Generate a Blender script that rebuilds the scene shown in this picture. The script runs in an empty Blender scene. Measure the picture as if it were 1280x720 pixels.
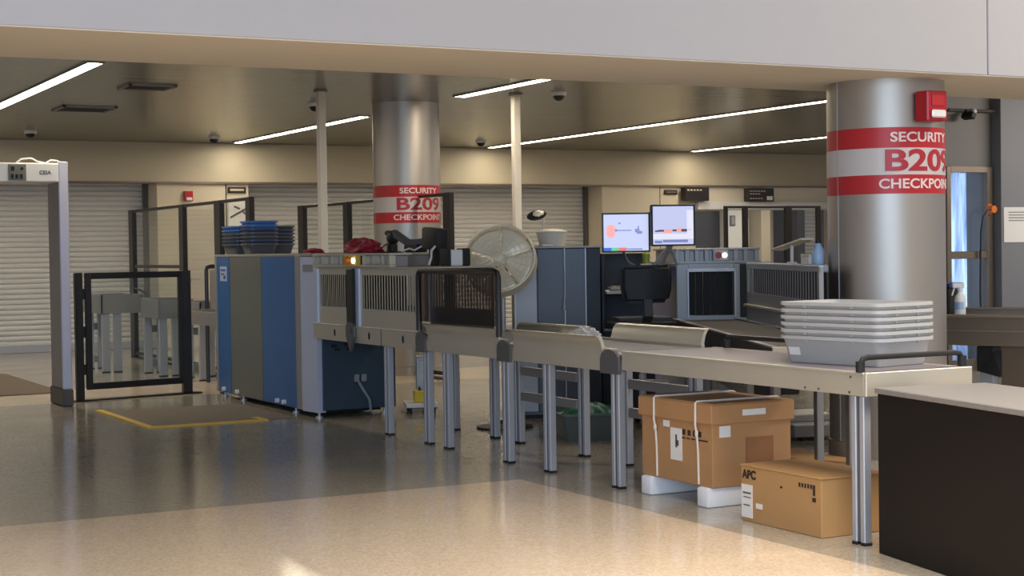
import bpy, bmesh, math, random
from mathutils import Matrix, Vector, noise
sc = bpy.context.scene
COL = sc.collection
random.seed(7)
R = math.radians

# ------------------------------------------------------------------ camera
EYE = 1.37
F = 2012.0
yaw, pit, rol = R(28.112), R(-1.3255), R(-0.870)
fw = Vector((math.sin(yaw)*math.cos(pit), math.cos(yaw)*math.cos(pit), math.sin(pit)))
r0 = Vector((math.cos(yaw), -math.sin(yaw), 0)); u0 = r0.cross(fw)
rr = r0*math.cos(rol) + u0*math.sin(rol); uu = -r0*math.sin(rol) + u0*math.cos(rol)
cd = bpy.data.cameras.new('camera'); cam = bpy.data.objects.new('camera', cd); COL.objects.link(cam)
m = Matrix((rr, uu, -fw)).transposed().to_4x4(); m.translation = (0, 0, EYE)
cam.matrix_world = m
cd.sensor_width = 36; cd.lens = 36*F/1280; cd.clip_end = 200
sc.camera = cam

# ------------------------------------------------------------------ world, large lights, exposure
sc.view_settings.view_transform = 'Standard'; sc.view_settings.look = 'None'
sc.view_settings.gamma = 1; sc.view_settings.use_curve_mapping = False
sc.view_settings.exposure = 0.0
w = bpy.data.worlds.new('World'); sc.world = w; w.use_nodes = True
bg = w.node_tree.nodes['Background']
bg.inputs[0].default_value = (0.90, 0.90, 1.0, 1); bg.inputs[1].default_value = 0.60
STRIP = 38.0          # ceiling strips, W/m2 of emission
def area(name, loc, target, sx, sy, power, col, spread=180):
    d = bpy.data.lights.new(name, 'AREA'); d.shape = 'RECTANGLE'; d.size = sx; d.size_y = sy
    d.energy = power; d.color = col
    d.spread = R(spread)
    o = bpy.data.objects.new(name, d); COL.objects.link(o); o.location = loc
    v = Vector(target) - Vector(loc); o.rotation_euler = v.to_track_quat('-Z', 'Y').to_euler()
    return o
# daylight through the tall window wall of the concourse behind the camera
area('window_daylight', (-5.0, -9.0, 2.6), (7.0, 8.2, 1.6), 13.0, 4.2, 1200, (0.52, 0.74, 1.0))
# warm downlights of the concourse ceiling in front of the beam
area('concourse_downlight', (4.5, 3.2, 5.4), (4.5, 3.2, 0), 5.0, 2.0, 290, (1.0, 0.89, 0.76), 100)
area('concourse_downlight', (9.6, 4.4, 5.4), (9.6, 5.2, 0), 2.0, 1.2, 190, (1.0, 0.88, 0.72), 150)
# added unseen fill that brightens the grey wall at the right
area('right_wall_fill', (14.6, 10.6, 3.0), (14.2, 12.2, 0.8), 3.0, 0.3, 120, (1.0, 0.92, 0.82))
# added lamp that backlights the sheet behind the glass door
area('sheet_backlight', (13.2, 14.28, 1.4), (13.2, 13.0, 1.4), 1.9, 2.4, 70, (0.78, 0.88, 1.0), 120)
# added unseen fill brightening the room behind the far partition
area('shop_fill', (18.6, 24.9, 2.44), (18.6, 24.9, 0), 3.6, 0.6, 45, (1.0, 0.88, 0.74))

# ------------------------------------------------------------------ materials
def lin(c):
    return tuple(((v/255)/12.92 if v/255 <= 0.04045 else ((v/255+0.055)/1.055)**2.4) for v in c)
def mat(name, col, rough=0.5, metal=0.0, spec=0.5, noise_amt=0.0, noise_scale=8.0, bump=0.0, bump_scale=40.0,
        stretch=None, emit=None, estr=0.0, alpha=None, trans=0.0, coat=0.0, rvar=0.0):
    m = bpy.data.materials.new(name); m.use_nodes = True
    nt = m.node_tree; b = nt.nodes['Principled BSDF']
    c = lin(col)
    b.inputs['Base Color'].default_value = (*c, 1)
    b.inputs['Roughness'].default_value = rough; b.inputs['Metallic'].default_value = metal
    b.inputs['Specular IOR Level'].default_value = spec
    b.inputs['Coat Weight'].default_value = coat
    b.inputs['Transmission Weight'].default_value = trans
    if alpha is not None: b.inputs['Alpha'].default_value = alpha
    if emit is not None:
        b.inputs['Emission Color'].default_value = (*lin(emit), 1); b.inputs['Emission Strength'].default_value = estr
    if noise_amt or bump or rvar:
        tc = nt.nodes.new('ShaderNodeTexCoord'); mp = nt.nodes.new('ShaderNodeMapping')
        nt.links.new(tc.outputs['Object'], mp.inputs[0])
        if stretch: mp.inputs['Scale'].default_value = stretch
    if noise_amt:
        n = nt.nodes.new('ShaderNodeTexNoise'); n.inputs['Scale'].default_value = noise_scale; n.inputs['Detail'].default_value = 4
        nt.links.new(mp.outputs[0], n.inputs['Vector'])
        mx = nt.nodes.new('ShaderNodeMix'); mx.data_type = 'RGBA'
        mx.inputs[6].default_value = (*[v*(1-noise_amt) for v in c], 1); mx.inputs[7].default_value = (*[min(1, v*(1+noise_amt)) for v in c], 1)
        nt.links.new(n.outputs['Fac'], mx.inputs[0]); nt.links.new(mx.outputs[2], b.inputs['Base Color'])
    if rvar:
        n3 = nt.nodes.new('ShaderNodeTexNoise'); n3.inputs['Scale'].default_value = noise_scale; n3.inputs['Detail'].default_value = 3
        nt.links.new(mp.outputs[0], n3.inputs['Vector'])
        mr = nt.nodes.new('ShaderNodeMapRange'); mr.inputs[3].default_value = max(0.02, rough-rvar); mr.inputs[4].default_value = rough+rvar
        nt.links.new(n3.outputs['Fac'], mr.inputs[0]); nt.links.new(mr.outputs[0], b.inputs['Roughness'])
    if bump:
        n2 = nt.nodes.new('ShaderNodeTexNoise'); n2.inputs['Scale'].default_value = bump_scale; n2.inputs['Detail'].default_value = 3
        nt.links.new(mp.outputs[0], n2.inputs['Vector'])
        bp = nt.nodes.new('ShaderNodeBump'); bp.inputs['Strength'].default_value = bump; bp.inputs['Distance'].default_value = 0.01
        nt.links.new(n2.outputs['Fac'], bp.inputs['Height']); nt.links.new(bp.outputs[0], b.inputs['Normal'])
    return m
M = {}
M['wall'] = mat('cream_paint', (206, 194, 170), 0.65, noise_amt=0.03, bump=0.05)
M['fascia'] = mat('fascia_paint', (192, 181, 156), 0.6, noise_amt=0.02)
M['soffit_under'] = mat('cream_paint_bounce_lift', (226, 216, 198), 0.6, noise_amt=0.02)  # colour lightened to stand in for floor bounce under the beam; lintel shares it
M['soffit'] = mat('soffit_paint', (188, 185, 184), 0.55, noise_amt=0.02, bump=0.03, bump_scale=200)
M['shutter'] = mat('shutter_aluminium', (212, 209, 204), 0.42, 0.0, noise_amt=0.05, noise_scale=3)
M['steel'] = mat('brushed_steel', (182, 175, 166), 0.46, 1.0, noise_amt=0.03, noise_scale=2.5, rvar=0.02)
M['panel'] = mat('satin_steel_panel', (196, 188, 170), 0.36, 0.45, noise_amt=0.06, noise_scale=5, rvar=0.06)
M['panel_brown'] = mat('brown_grey_steel', (140, 128, 114), 0.36, 0.5, noise_amt=0.05)
M['alu'] = mat('anodised_aluminium', (178, 180, 186), 0.42, 0.45)
M['alu_dull'] = mat('dull_aluminium', (150, 148, 146), 0.45, 0.6)
M['bracket'] = mat('grey_bracket_metal', (104, 104, 104), 0.45, 0.5)
M['black'] = mat('black_powder_coat', (30, 28, 29), 0.4)
M['black_metal'] = mat('dark_bronze_frame', (40, 36, 35), 0.4, 0.3)
M['rubber'] = mat('black_rubber', (22, 22, 23), 0.6)
M['blue'] = mat('blue_painted_panel', (36, 92, 150), 0.35, noise_amt=0.05, noise_scale=2)
M['grey_panel'] = mat('olive_grey_panel', (100, 102, 94), 0.4, noise_amt=0.05, noise_scale=2)
M['navy'] = mat('navy_panel', (48, 66, 80), 0.45, noise_amt=0.06, noise_scale=3)
M['navy_dark'] = mat('dark_navy_panel', (17, 22, 38), 0.5)
M['navy_bright'] = mat('royal_blue_panel', (18, 36, 110), 0.4)
M['corner'] = mat('pale_silver_corner', (196, 202, 222), 0.35, 0.25)
M['trim'] = mat('grey_cabinet_trim', (150, 146, 140), 0.45, 0.3)
M['machine'] = mat('grey_machine_panel', (150, 150, 152), 0.42, 0.35, noise_amt=0.04)
M['slate'] = mat('slate_grey_panel', (74, 78, 86), 0.4, 0.2, noise_amt=0.05, noise_scale=2)
M['darkvoid'] = mat('black_curtain', (8, 8, 9), 0.7)
M['white'] = mat('white_plastic', (226, 224, 222), 0.45)
M['offwhite'] = mat('off_white_plastic', (214, 206, 192), 0.5)
M['detector'] = mat('detector_grey_laminate', (158, 152, 146), 0.45)
M['detector_edge'] = mat('detector_pale_edge', (206, 204, 222), 0.4)
M['display'] = mat('grey_display_panel', (120, 118, 112), 0.35)
M['baseboot'] = mat('dark_grey_boot', (92, 84, 80), 0.5)
M['bin'] = mat('light_grey_bin_plastic', (176, 175, 172), 0.38, noise_amt=0.03)
M['bin_dark'] = mat('dark_grey_bin_plastic', (78, 80, 86), 0.4)
M['bin_mid'] = mat('slate_blue_bin_plastic', (58, 66, 92), 0.4)
M['bin_blue'] = mat('blue_bin_plastic', (62, 106, 172), 0.4)
M['red'] = mat('red_cloth', (150, 22, 48), 0.6, noise_amt=0.15, noise_scale=20)
M['sign_red'] = mat('red_vinyl', (186, 34, 40), 0.4)
M['sign_white'] = mat('white_vinyl', (206, 198, 194), 0.4)
M['sign_letter_light'] = mat('pale_vinyl_letter', (236, 214, 208), 0.4)
M['sign_letter_red'] = mat('red_vinyl_letter', (178, 40, 48), 0.4)
M['alarm_red'] = mat('red_alarm_housing', (176, 20, 30), 0.3)
M['clear_lens'] = mat('clear_strobe_lens', (240, 236, 230), 0.12, spec=0.8)
M['card'] = mat('corrugated_cardboard', (178, 133, 88), 0.75, noise_amt=0.06, noise_scale=6, bump=0.05, bump_scale=60)
M['card_pale'] = mat('tan_cardboard', (180, 138, 88), 0.75, noise_amt=0.06, noise_scale=6, bump=0.05, bump_scale=60)
M['card_patch'] = mat('brown_card_window', (150, 100, 62), 0.7)
M['print'] = mat('black_print', (46, 34, 26), 0.7)
M['paper'] = mat('white_paper_label', (232, 228, 222), 0.7)
M['foam'] = mat('white_foam', (232, 232, 234), 0.8, bump=0.08, bump_scale=120)
M['strap'] = mat('white_packing_strap', (232, 222, 210), 0.5)
M['desk'] = mat('dark_brown_laminate', (17, 12, 11), 0.55, spec=0.25, noise_amt=0.2, noise_scale=5, stretch=(1, 12, 1))
M['desk_top'] = mat('grey_laminate_top', (132, 128, 124), 0.35, noise_amt=0.03)
M['table_top'] = mat('grey_table_plate', (122, 115, 120), 0.4, 0.15, noise_amt=0.05)
M['belt'] = mat('dark_conveyor_belt', (80, 74, 70), 0.5, noise_amt=0.05)
M['belt_black'] = mat('black_side_rail', (26, 27, 27), 0.45)
M['mat_grey'] = mat('taupe_mat', (124, 112, 98), 0.85, noise_amt=0.06, noise_scale=60)
M['mat_dark'] = mat('dark_taupe_mat', (104, 90, 76), 0.85, noise_amt=0.06, noise_scale=60)
M['yellow'] = mat('yellow_tape', (222, 180, 72), 0.6)
M['yellow_bright'] = mat('yellow_plastic', (226, 190, 40), 0.5)
M['lime'] = mat('yellow_green_plastic', (150, 158, 60), 0.5)
M['orange'] = mat('orange_button', (226, 120, 20), 0.35)
M['green'] = mat('green_plastic', (20, 110, 84), 0.4, noise_amt=0.1)
M['teal_dark'] = mat('grey_tub_plastic', (88, 96, 94), 0.5)
M['ceil_lamp'] = mat('light_diffuser', (255, 244, 226), 0.5, emit=(255, 241, 218), estr=STRIP)
M['led'] = mat('white_lamp_lens', (255, 255, 255), 0.3, emit=(255, 250, 240), estr=3.0)
M['screen'] = mat('lit_screen', (20, 20, 24), 0.3, emit=(206, 212, 250), estr=0.92)
M['sc_orange'] = mat('lit_screen_orange', (20, 20, 24), 0.3, emit=(255, 176, 168), estr=0.95)
M['sc_blue'] = mat('lit_screen_slate', (20, 20, 24), 0.3, emit=(130, 142, 200), estr=0.9)
M['sc_bar_blue'] = mat('lit_screen_blue', (10, 10, 14), 0.3, emit=(40, 96, 214), estr=0.9)
M['sc_bar_green'] = mat('lit_screen_green', (10, 10, 14), 0.3, emit=(90, 214, 160), estr=0.9)
M['sc_bar_red'] = mat('lit_screen_red', (10, 10, 14), 0.3, emit=(250, 110, 104), estr=0.9)
M['sc_pale'] = mat('lit_screen_pale', (20, 20, 24), 0.3, emit=(236, 236, 255), estr=0.95)
M['sc_dark'] = mat('lit_screen_dark', (10, 10, 14), 0.3, emit=(110, 74, 92), estr=0.8)
M['gal'] = mat('galvanised_fan', (248, 236, 210), 0.4, 0.2, noise_amt=0.05)
M['grey_wall'] = mat('grey_wall_paint', (122, 118, 116), 0.6, noise_amt=0.03)
M['grey_col'] = mat('slate_post_paint', (124, 124, 129), 0.55)
M['doorframe'] = mat('bronze_door_frame', (126, 112, 98), 0.4, 0.5)
M['warm_panel'] = mat('beige_partition_board', (198, 186, 168), 0.6)
M['picture'] = mat('muted_picture', (150, 156, 148), 0.5, noise_amt=0.4, noise_scale=6)
M['sign_dark'] = mat('dark_sign_face', (40, 34, 34), 0.4)
M['cable'] = mat('grey_cable', (120, 130, 140), 0.5)
M['cable_dark'] = mat('dark_cable', (24, 26, 40), 0.5)
M['bottle_blue'] = mat('blue_bottle_plastic', (150, 178, 210), 0.3)
M['keys'] = mat('taupe_keyboard', (138, 124, 110), 0.5)
M['sheet'] = mat('pale_blue_reflection_sheet', (170, 190, 216), 0.2, noise_amt=0.5, noise_scale=5, stretch=(2.5, 1, 0.35), bump=0.5, bump_scale=5, spec=0.8)
M['vent'] = mat('dark_vent', (60, 56, 52), 0.6)

def glass(name, tint, rough=0.02, amount=0.5):
    m = bpy.data.materials.new(name); m.use_nodes = True; nt = m.node_tree
    for n in list(nt.nodes): nt.nodes.remove(n)
    out = nt.nodes.new('ShaderNodeOutputMaterial'); mix = nt.nodes.new('ShaderNodeMixShader')
    tr = nt.nodes.new('ShaderNodeBsdfTransparent'); tr.inputs[0].default_value = (*tint, 1)
    gl = nt.nodes.new('ShaderNodeBsdfGlossy'); gl.inputs['Roughness'].default_value = rough
    ge = nt.nodes.new('ShaderNodeNewGeometry'); dt_ = nt.nodes.new('ShaderNodeVectorMath'); dt_.operation = 'DOT_PRODUCT'
    nt.links.new(ge.outputs['Normal'], dt_.inputs[0]); nt.links.new(ge.outputs['Incoming'], dt_.inputs[1])
    def mth(op, a, b2=None):
        n = nt.nodes.new('ShaderNodeMath'); n.operation = op
        for k, v in enumerate((a, b2)):
            if v is None: continue
            if isinstance(v, (int, float)): n.inputs[k].default_value = v
            else: nt.links.new(v, n.inputs[k])
        return n.outputs[0]
    fac = mth('ADD', mth('MULTIPLY', mth('POWER', mth('SUBTRACT', 1.0, mth('ABSOLUTE', dt_.outputs['Value'])), 5.0), amount), 0.03)
    nt.links.new(fac, mix.inputs[0])
    nt.links.new(tr.outputs[0], mix.inputs[1]); nt.links.new(gl.outputs[0], mix.inputs[2]); nt.links.new(mix.outputs[0], out.inputs[0])
    return m
M['glass'] = glass('clear_glass', (0.93, 0.95, 0.94))
M['smoke'] = glass('smoked_acrylic', (0.50, 0.46, 0.45))
M['glass_blue'] = glass('tinted_door_glass', (0.70, 0.76, 0.84))

def translucent(name, c1, c2):
    m = bpy.data.materials.new(name); m.use_nodes = True; nt = m.node_tree
    for n in list(nt.nodes): nt.nodes.remove(n)
    out = nt.nodes.new('ShaderNodeOutputMaterial'); a1 = nt.nodes.new('ShaderNodeMixShader'); a1.inputs[0].default_value = 0.6
    d = nt.nodes.new('ShaderNodeBsdfDiffuse'); t = nt.nodes.new('ShaderNodeBsdfTranslucent'); g = nt.nodes.new('ShaderNodeBsdfGlossy'); g.inputs['Roughness'].default_value = 0.2
    tc = nt.nodes.new('ShaderNodeTexCoord'); mp = nt.nodes.new('ShaderNodeMapping'); mp.inputs['Scale'].default_value = (13, 1, 0.8); nt.links.new(tc.outputs['Object'], mp.inputs[0])
    n = nt.nodes.new('ShaderNodeTexNoise'); n.inputs['Scale'].default_value = 1.3; n.inputs['Detail'].default_value = 3; nt.links.new(mp.outputs[0], n.inputs['Vector'])
    cr = nt.nodes.new('ShaderNodeValToRGB'); cr.color_ramp.elements[0].position = 0.35; cr.color_ramp.elements[1].position = 0.65
    cr.color_ramp.elements[0].color = (*lin(c1), 1); cr.color_ramp.elements[1].color = (*lin(c2), 1); nt.links.new(n.outputs['Fac'], cr.inputs[0])
    nt.links.new(cr.outputs[0], d.inputs[0]); nt.links.new(cr.outputs[0], t.inputs[0])
    nt.links.new(d.outputs[0], a1.inputs[1]); nt.links.new(t.outputs[0], a1.inputs[2])
    a2 = nt.nodes.new('ShaderNodeMixShader'); a2.inputs[0].default_value = 0.08; nt.links.new(a1.outputs[0], a2.inputs[1]); nt.links.new(g.outputs[0], a2.inputs[2])
    nt.links.new(a2.outputs[0], out.inputs[0]); return m
M['sheet'] = translucent('pale_blue_reflection_sheet', (104, 128, 164), (232, 238, 248))  # pale streaks in the colour stand in for reflections in the door glass

def floor_mat():
    m = bpy.data.materials.new('terrazzo'); m.use_nodes = True; nt = m.node_tree; b = nt.nodes['Principled BSDF']
    N, L = nt.nodes.new, nt.links.new
    tc = N('ShaderNodeTexCoord'); sep = N('ShaderNodeSeparateXYZ'); L(tc.outputs['Object'], sep.inputs[0])
    def cmp(sock, op, v):
        n = N('ShaderNodeMath'); n.operation = op; n.inputs[1].default_value = v; L(sock, n.inputs[0]); return n.outputs[0]
    def comb(a, c, op):
        n = N('ShaderNodeMath'); n.operation = op; L(a, n.inputs[0]); L(c, n.inputs[1]); return n.outputs[0]
    X, Y = sep.outputs[0], sep.outputs[1]
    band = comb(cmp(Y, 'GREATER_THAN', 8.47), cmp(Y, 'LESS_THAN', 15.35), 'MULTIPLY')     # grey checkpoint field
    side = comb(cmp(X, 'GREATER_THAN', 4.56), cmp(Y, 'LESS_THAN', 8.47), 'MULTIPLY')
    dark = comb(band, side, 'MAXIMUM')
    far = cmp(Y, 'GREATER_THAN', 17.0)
    sp = N('ShaderNodeTexVoronoi'); sp.inputs['Scale'].default_value = 90; L(tc.outputs['Object'], sp.inputs['Vector'])
    sp2 = N('ShaderNodeTexNoise'); sp2.inputs['Scale'].default_value = 2.2; sp2.inputs['Detail'].default_value = 5; L(tc.outputs['Object'], sp2.inputs['Vector'])
    def two(c1, c2, fac):
        mx = N('ShaderNodeMix'); mx.data_type = 'RGBA'; mx.inputs[6].default_value = (*lin(c1), 1); mx.inputs[7].default_value = (*lin(c2), 1)
        L(fac, mx.inputs[0]); return mx.outputs[2]
    def sw(a, c, fac):
        mx = N('ShaderNodeMix'); mx.data_type = 'RGBA'; L(a, mx.inputs[6]); L(c, mx.inputs[7]); L(fac, mx.inputs[0]); return mx.outputs[2]
    bw = N('ShaderNodeSeparateColor'); L(sp.outputs['Color'], bw.inputs[0])
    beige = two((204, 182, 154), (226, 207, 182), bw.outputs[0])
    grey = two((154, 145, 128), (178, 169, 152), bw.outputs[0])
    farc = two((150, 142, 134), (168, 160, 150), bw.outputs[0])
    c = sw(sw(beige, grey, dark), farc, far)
    mul = N('ShaderNodeMix'); mul.data_type = 'RGBA'; mul.blend_type = 'MULTIPLY'; mul.inputs[0].default_value = 0.25
    L(c, mul.inputs[6]); L(sp2.outputs['Color'], mul.inputs[7])
    hs = N('ShaderNodeHueSaturation'); hs.inputs['Saturation'].default_value = 1.0; L(c, hs.inputs['Color'])
    mr = N('ShaderNodeMapRange'); mr.inputs[3].default_value = 0.10; mr.inputs[4].default_value = 0.20; L(sp2.outputs['Fac'], mr.inputs[0])
    L(hs.outputs[0], b.inputs['Base Color']); L(mr.outputs[0], b.inputs['Roughness'])
    b.inputs['Specular IOR Level'].default_value = 0.5
    return m
M['floor'] = floor_mat()

def ceil_mat():
    m = bpy.data.materials.new('metal_ceiling_panels'); m.use_nodes = True; nt = m.node_tree; b = nt.nodes['Principled BSDF']
    N, L = nt.nodes.new, nt.links.new
    tc = N('ShaderNodeTexCoord'); mp = N('ShaderNodeMapping'); mp.inputs['Scale'].default_value = (0.45, 3.2, 1); L(tc.outputs['Object'], mp.inputs[0])
    n = N('ShaderNodeTexNoise'); n.inputs['Scale'].default_value = 1.6; n.inputs['Detail'].default_value = 3; L(mp.outputs[0], n.inputs['Vector'])
    bk = N('ShaderNodeTexBrick'); bk.inputs['Scale'].default_value = 1.0; bk.inputs['Brick Width'].default_value = 1.2; bk.inputs['Row Height'].default_value = 0.6
    bk.inputs['Mortar Size'].default_value = 0.012; bk.offset = 0
    bk.inputs['Color1'].default_value = (*lin((128, 126, 113)), 1); bk.inputs['Color2'].default_value = (*lin((120, 118, 106)), 1); bk.inputs['Mortar'].default_value = (*lin((84, 78, 70)), 1)
    L(tc.outputs['Object'], bk.inputs['Vector'])
    L(bk.outputs['Color'], b.inputs['Base Color'])
    bp = N('ShaderNodeBump'); bp.inputs['Strength'].default_value = 0.6; bp.inputs['Distance'].default_value = 0.014
    L(n.outputs['Fac'], bp.inputs['Height']); L(bp.outputs[0], b.inputs['Normal'])
    b.inputs['Metallic'].default_value = 0.75; b.inputs['Roughness'].default_value = 0.22
    return m
M['ceiling'] = ceil_mat()

# ------------------------------------------------------------------ mesh helpers
MW = {}
class MB:
    def __init__(s): s.bm = bmesh.new()
    def _merge(s, t):
        me = bpy.data.meshes.new('tmp'); t.to_mesh(me); t.free(); s.bm.from_mesh(me); bpy.data.meshes.remove(me)
    def obox(s, c, size, rot=None, bev=0.0, seg=1):
        t = bmesh.new(); bmesh.ops.create_cube(t, size=1)
        for v in t.verts: v.co = Vector((v.co.x*size[0], v.co.y*size[1], v.co.z*size[2]))
        if bev > 0:
            bev = min(bev, 0.45*min(size))
            bmesh.ops.bevel(t, geom=list(t.edges), offset=bev, segments=seg, affect='EDGES', profile=0.5)
        mm = Matrix.Translation(c) @ (rot.to_4x4() if rot is not None else Matrix.Identity(4))
        bmesh.ops.transform(t, matrix=mm, verts=t.verts); s._merge(t); return s
    def box(s, x0, x1, y0, y1, z0, z1, bev=0.0, seg=1):
        return s.obox(((x0+x1)/2, (y0+y1)/2, (z0+z1)/2), (abs(x1-x0), abs(y1-y0), abs(z1-z0)), None, bev, seg)
    def bar(s, p0, p1, wx, wz, bev=0.0, up=Vector((0, 0, 1))):
        p0, p1 = Vector(p0), Vector(p1); d = (p1-p0); L = d.length; d.normalize()
        if abs(d.dot(up)) > 0.99: up = Vector((0, 1, 0))
        x = d.cross(up).normalized(); z = x.cross(d)
        rot = Matrix((x, d, z)).transposed()
        return s.obox((p0+p1)/2, (wx, L, wz), rot, bev)
    def cyl(s, p0, p1, r, r2=None, seg=16):
        p0, p1 = Vector(p0), Vector(p1); d = p1-p0
        t = bmesh.new(); bmesh.ops.create_cone(t, cap_ends=True, segments=seg, radius1=r, radius2=r if r2 is None else r2, depth=d.length)
        q = Vector((0, 0, 1)).rotation_difference(d)
        bmesh.ops.transform(t, matrix=Matrix.Translation((p0+p1)/2) @ q.to_matrix().to_4x4(), verts=t.verts); s._merge(t); return s
    def sphere(s, c, r, scale=(1, 1, 1), seg=16, rot=None):
        t = bmesh.new(); bmesh.ops.create_uvsphere(t, u_segments=seg, v_segments=max(6, seg//2), radius=r)
        mm = Matrix.Translation(c) @ (rot.to_4x4() if rot is not None else Matrix.Identity(4)) @ Matrix.Diagonal((*scale, 1))
        bmesh.ops.transform(t, matrix=mm, verts=t.verts); s._merge(t); return s
    def tube(s, pts, r, seg=8, closed=False):
        pts = [Vector(p) for p in pts]; n = len(pts); bm = s.bm; rings = []; px = None
        for i, p in enumerate(pts):
            a = pts[(i-1) % n] if (closed or i > 0) else p; b = pts[(i+1) % n] if (closed or i < n-1) else p
            d = (b-a).normalized()
            if px is None:
                u = Vector((0, 0, 1)) if abs(d.z) < 0.9 else Vector((1, 0, 0)); px = d.cross(u).normalized()
            px = (px - d*px.dot(d)).normalized(); py = d.cross(px)
            rings.append([bm.verts.new(p + px*r*math.cos(2*math.pi*k/seg) + py*r*math.sin(2*math.pi*k/seg)) for k in range(seg)])
        for i in range(n if closed else n-1):
            A, B = rings[i], rings[(i+1) % n]
            for k in range(seg): bm.faces.new((A[k], A[(k+1) % seg], B[(k+1) % seg], B[k]))
        if not closed:
            bm.faces.new(rings[0][::-1]); bm.faces.new(rings[-1])
        return s
    def prism(s, poly, f):
        """poly: 2-D points; f(u, v, side) -> 3-D point for side 0 / 1"""
        bm = s.bm
        A = [bm.verts.new(f(u, v, 0)) for u, v in poly]; B = [bm.verts.new(f(u, v, 1)) for u, v in poly]; n = len(poly)
        bm.faces.new(A[::-1]); bm.faces.new(B)
        for k in range(n): bm.faces.new((A[k], A[(k+1) % n], B[(k+1) % n], B[k]))
        return s
    def lathe(s, prof, c=(0, 0, 0), seg=32, a0=0.0, a1=2*math.pi, M4=None):
        bm = s.bm; full = abs(a1-a0-2*math.pi) < 1e-6; n = seg if full else seg+1; rings = []
        for r, z in prof:
            ring = []
            for k in range(n):
                a = a0+(a1-a0)*k/seg; p = Vector((r*math.cos(a), r*math.sin(a), z))
                p = (M4 @ p) if M4 is not None else p+Vector(c)
                ring.append(bm.verts.new(p))
            rings.append(ring)
        for i in range(len(prof)-1):
            for k in range(seg):
                k2 = (k+1) % n
                bm.faces.new((rings[i][k], rings[i][k2], rings[i+1][k2], rings[i+1][k]))
        return s
    def grid(s, f, nu, nv):
        bm = s.bm; V = [[bm.verts.new(f(i/nu, j/nv)) for j in range(nv+1)] for i in range(nu+1)]
        for i in range(nu):
            for j in range(nv): bm.faces.new((V[i][j], V[i+1][j], V[i+1][j+1], V[i][j+1]))
        return s
    def mesh(s, me, M4):
        t = bmesh.new(); t.from_mesh(me); bmesh.ops.transform(t, matrix=M4, verts=t.verts); s._merge(t); return s
    def build(s, name, material, parent=None, world=True, smooth=True, mats=None):
        bm = s.bm
        bmesh.ops.recalc_face_normals(bm, faces=bm.faces)
        if parent is not None and world:
            bmesh.ops.transform(bm, matrix=MW[parent.name].inverted(), verts=bm.verts)
        me = bpy.data.meshes.new(name); bm.to_mesh(me); bm.free()
        me.materials.append(M[material])
        if smooth:
            for p in me.polygons: p.use_smooth = True
            me.set_sharp_from_angle(angle=R(32))
        o = bpy.data.objects.new(name, me); COL.objects.link(o)
        if parent is not None: o.parent = parent; MW[o.name] = MW[parent.name]
        else: MW[o.name] = Matrix.Identity(4)
        return o
def thing(name, label, cat, loc=(0, 0, 0), rz=0.0, group=None):
    o = bpy.data.objects.new(name, None); COL.objects.link(o); o.empty_display_size = 0.1
    o.location = loc; o.rotation_euler = (0, 0, rz); o['label'] = label; o['category'] = cat; o['kind'] = 'thing'
    if group: o['group'] = group
    MW[o.name] = Matrix.Translation(loc) @ Matrix.Rotation(rz, 4, 'Z')
    return o
def structure(o): o['kind'] = 'structure'; return o
def solo(o, label, cat, group=None):
    o['label'] = label; o['category'] = cat; o['kind'] = 'thing'
    if group: o['group'] = group
    return o
def place(o, loc, rz=0.0):
    o.location = loc; o.rotation_euler = (0, 0, rz); return o
def dup(root, loc, rz, label, group=None):
    r = root.copy(); COL.objects.link(r); r.location = loc; r.rotation_euler = (0, 0, rz); r['label'] = label
    if group: r['group'] = group
    MW[r.name] = Matrix.Translation(loc) @ Matrix.Rotation(rz, 4, 'Z')
    for ch in list(root.children):
        c = ch.copy(); COL.objects.link(c); c.parent = r; MW[c.name] = MW[r.name]
        for g in list(ch.children):
            d = g.copy(); COL.objects.link(d); d.parent = c; MW[d.name] = MW[r.name]
    return r
def recolor(root, material):
    for o in [root]+list(root.children):
        if o.type == 'MESH':
            o.data = o.data.copy(); o.data.materials.clear(); o.data.materials.append(M[material])
def text_me(s, size, depth=0.002, bold=0.0, align='CENTER', space=1.0):
    c = bpy.data.curves.new('lettering', 'FONT'); c.body = s; c.size = size; c.extrude = depth; c.offset = bold; c.align_x = align
    c.align_y = 'CENTER'; c.space_character = space; c.resolution_u = 6
    o = bpy.data.objects.new('lettering', c); COL.objects.link(o)
    dg = bpy.context.evaluated_depsgraph_get(); me = bpy.data.meshes.new_from_object(o.evaluated_get(dg))
    bpy.data.objects.remove(o); bpy.data.curves.remove(c)
    return me
def text_on(s, size, origin, xdir, ydir, material, parent, name='lettering', depth=0.001, bold=0.0, align='CENTER', fit=None):
    me = text_me(s, size, depth, bold, align)
    if fit:
        xs = [v.co.x for v in me.vertices]; k = fit/(max(xs)-min(xs))
        for v in me.vertices: v.co.x *= k
    x = Vector(xdir).normalized(); y = Vector(ydir).normalized(); z = x.cross(y)
    m4 = Matrix((x, y, z)).transposed().to_4x4(); m4.translation = origin
    o = MB().mesh(me, m4).build(name, material, parent, smooth=False); bpy.data.meshes.remove(me); return o

# ================================================================== SETTING
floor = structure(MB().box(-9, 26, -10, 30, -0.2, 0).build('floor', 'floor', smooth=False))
structure(MB().box(-9, 26, 8.6, 30, 3.04, 3.2).build('ceiling', 'ceiling', smooth=False))
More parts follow.
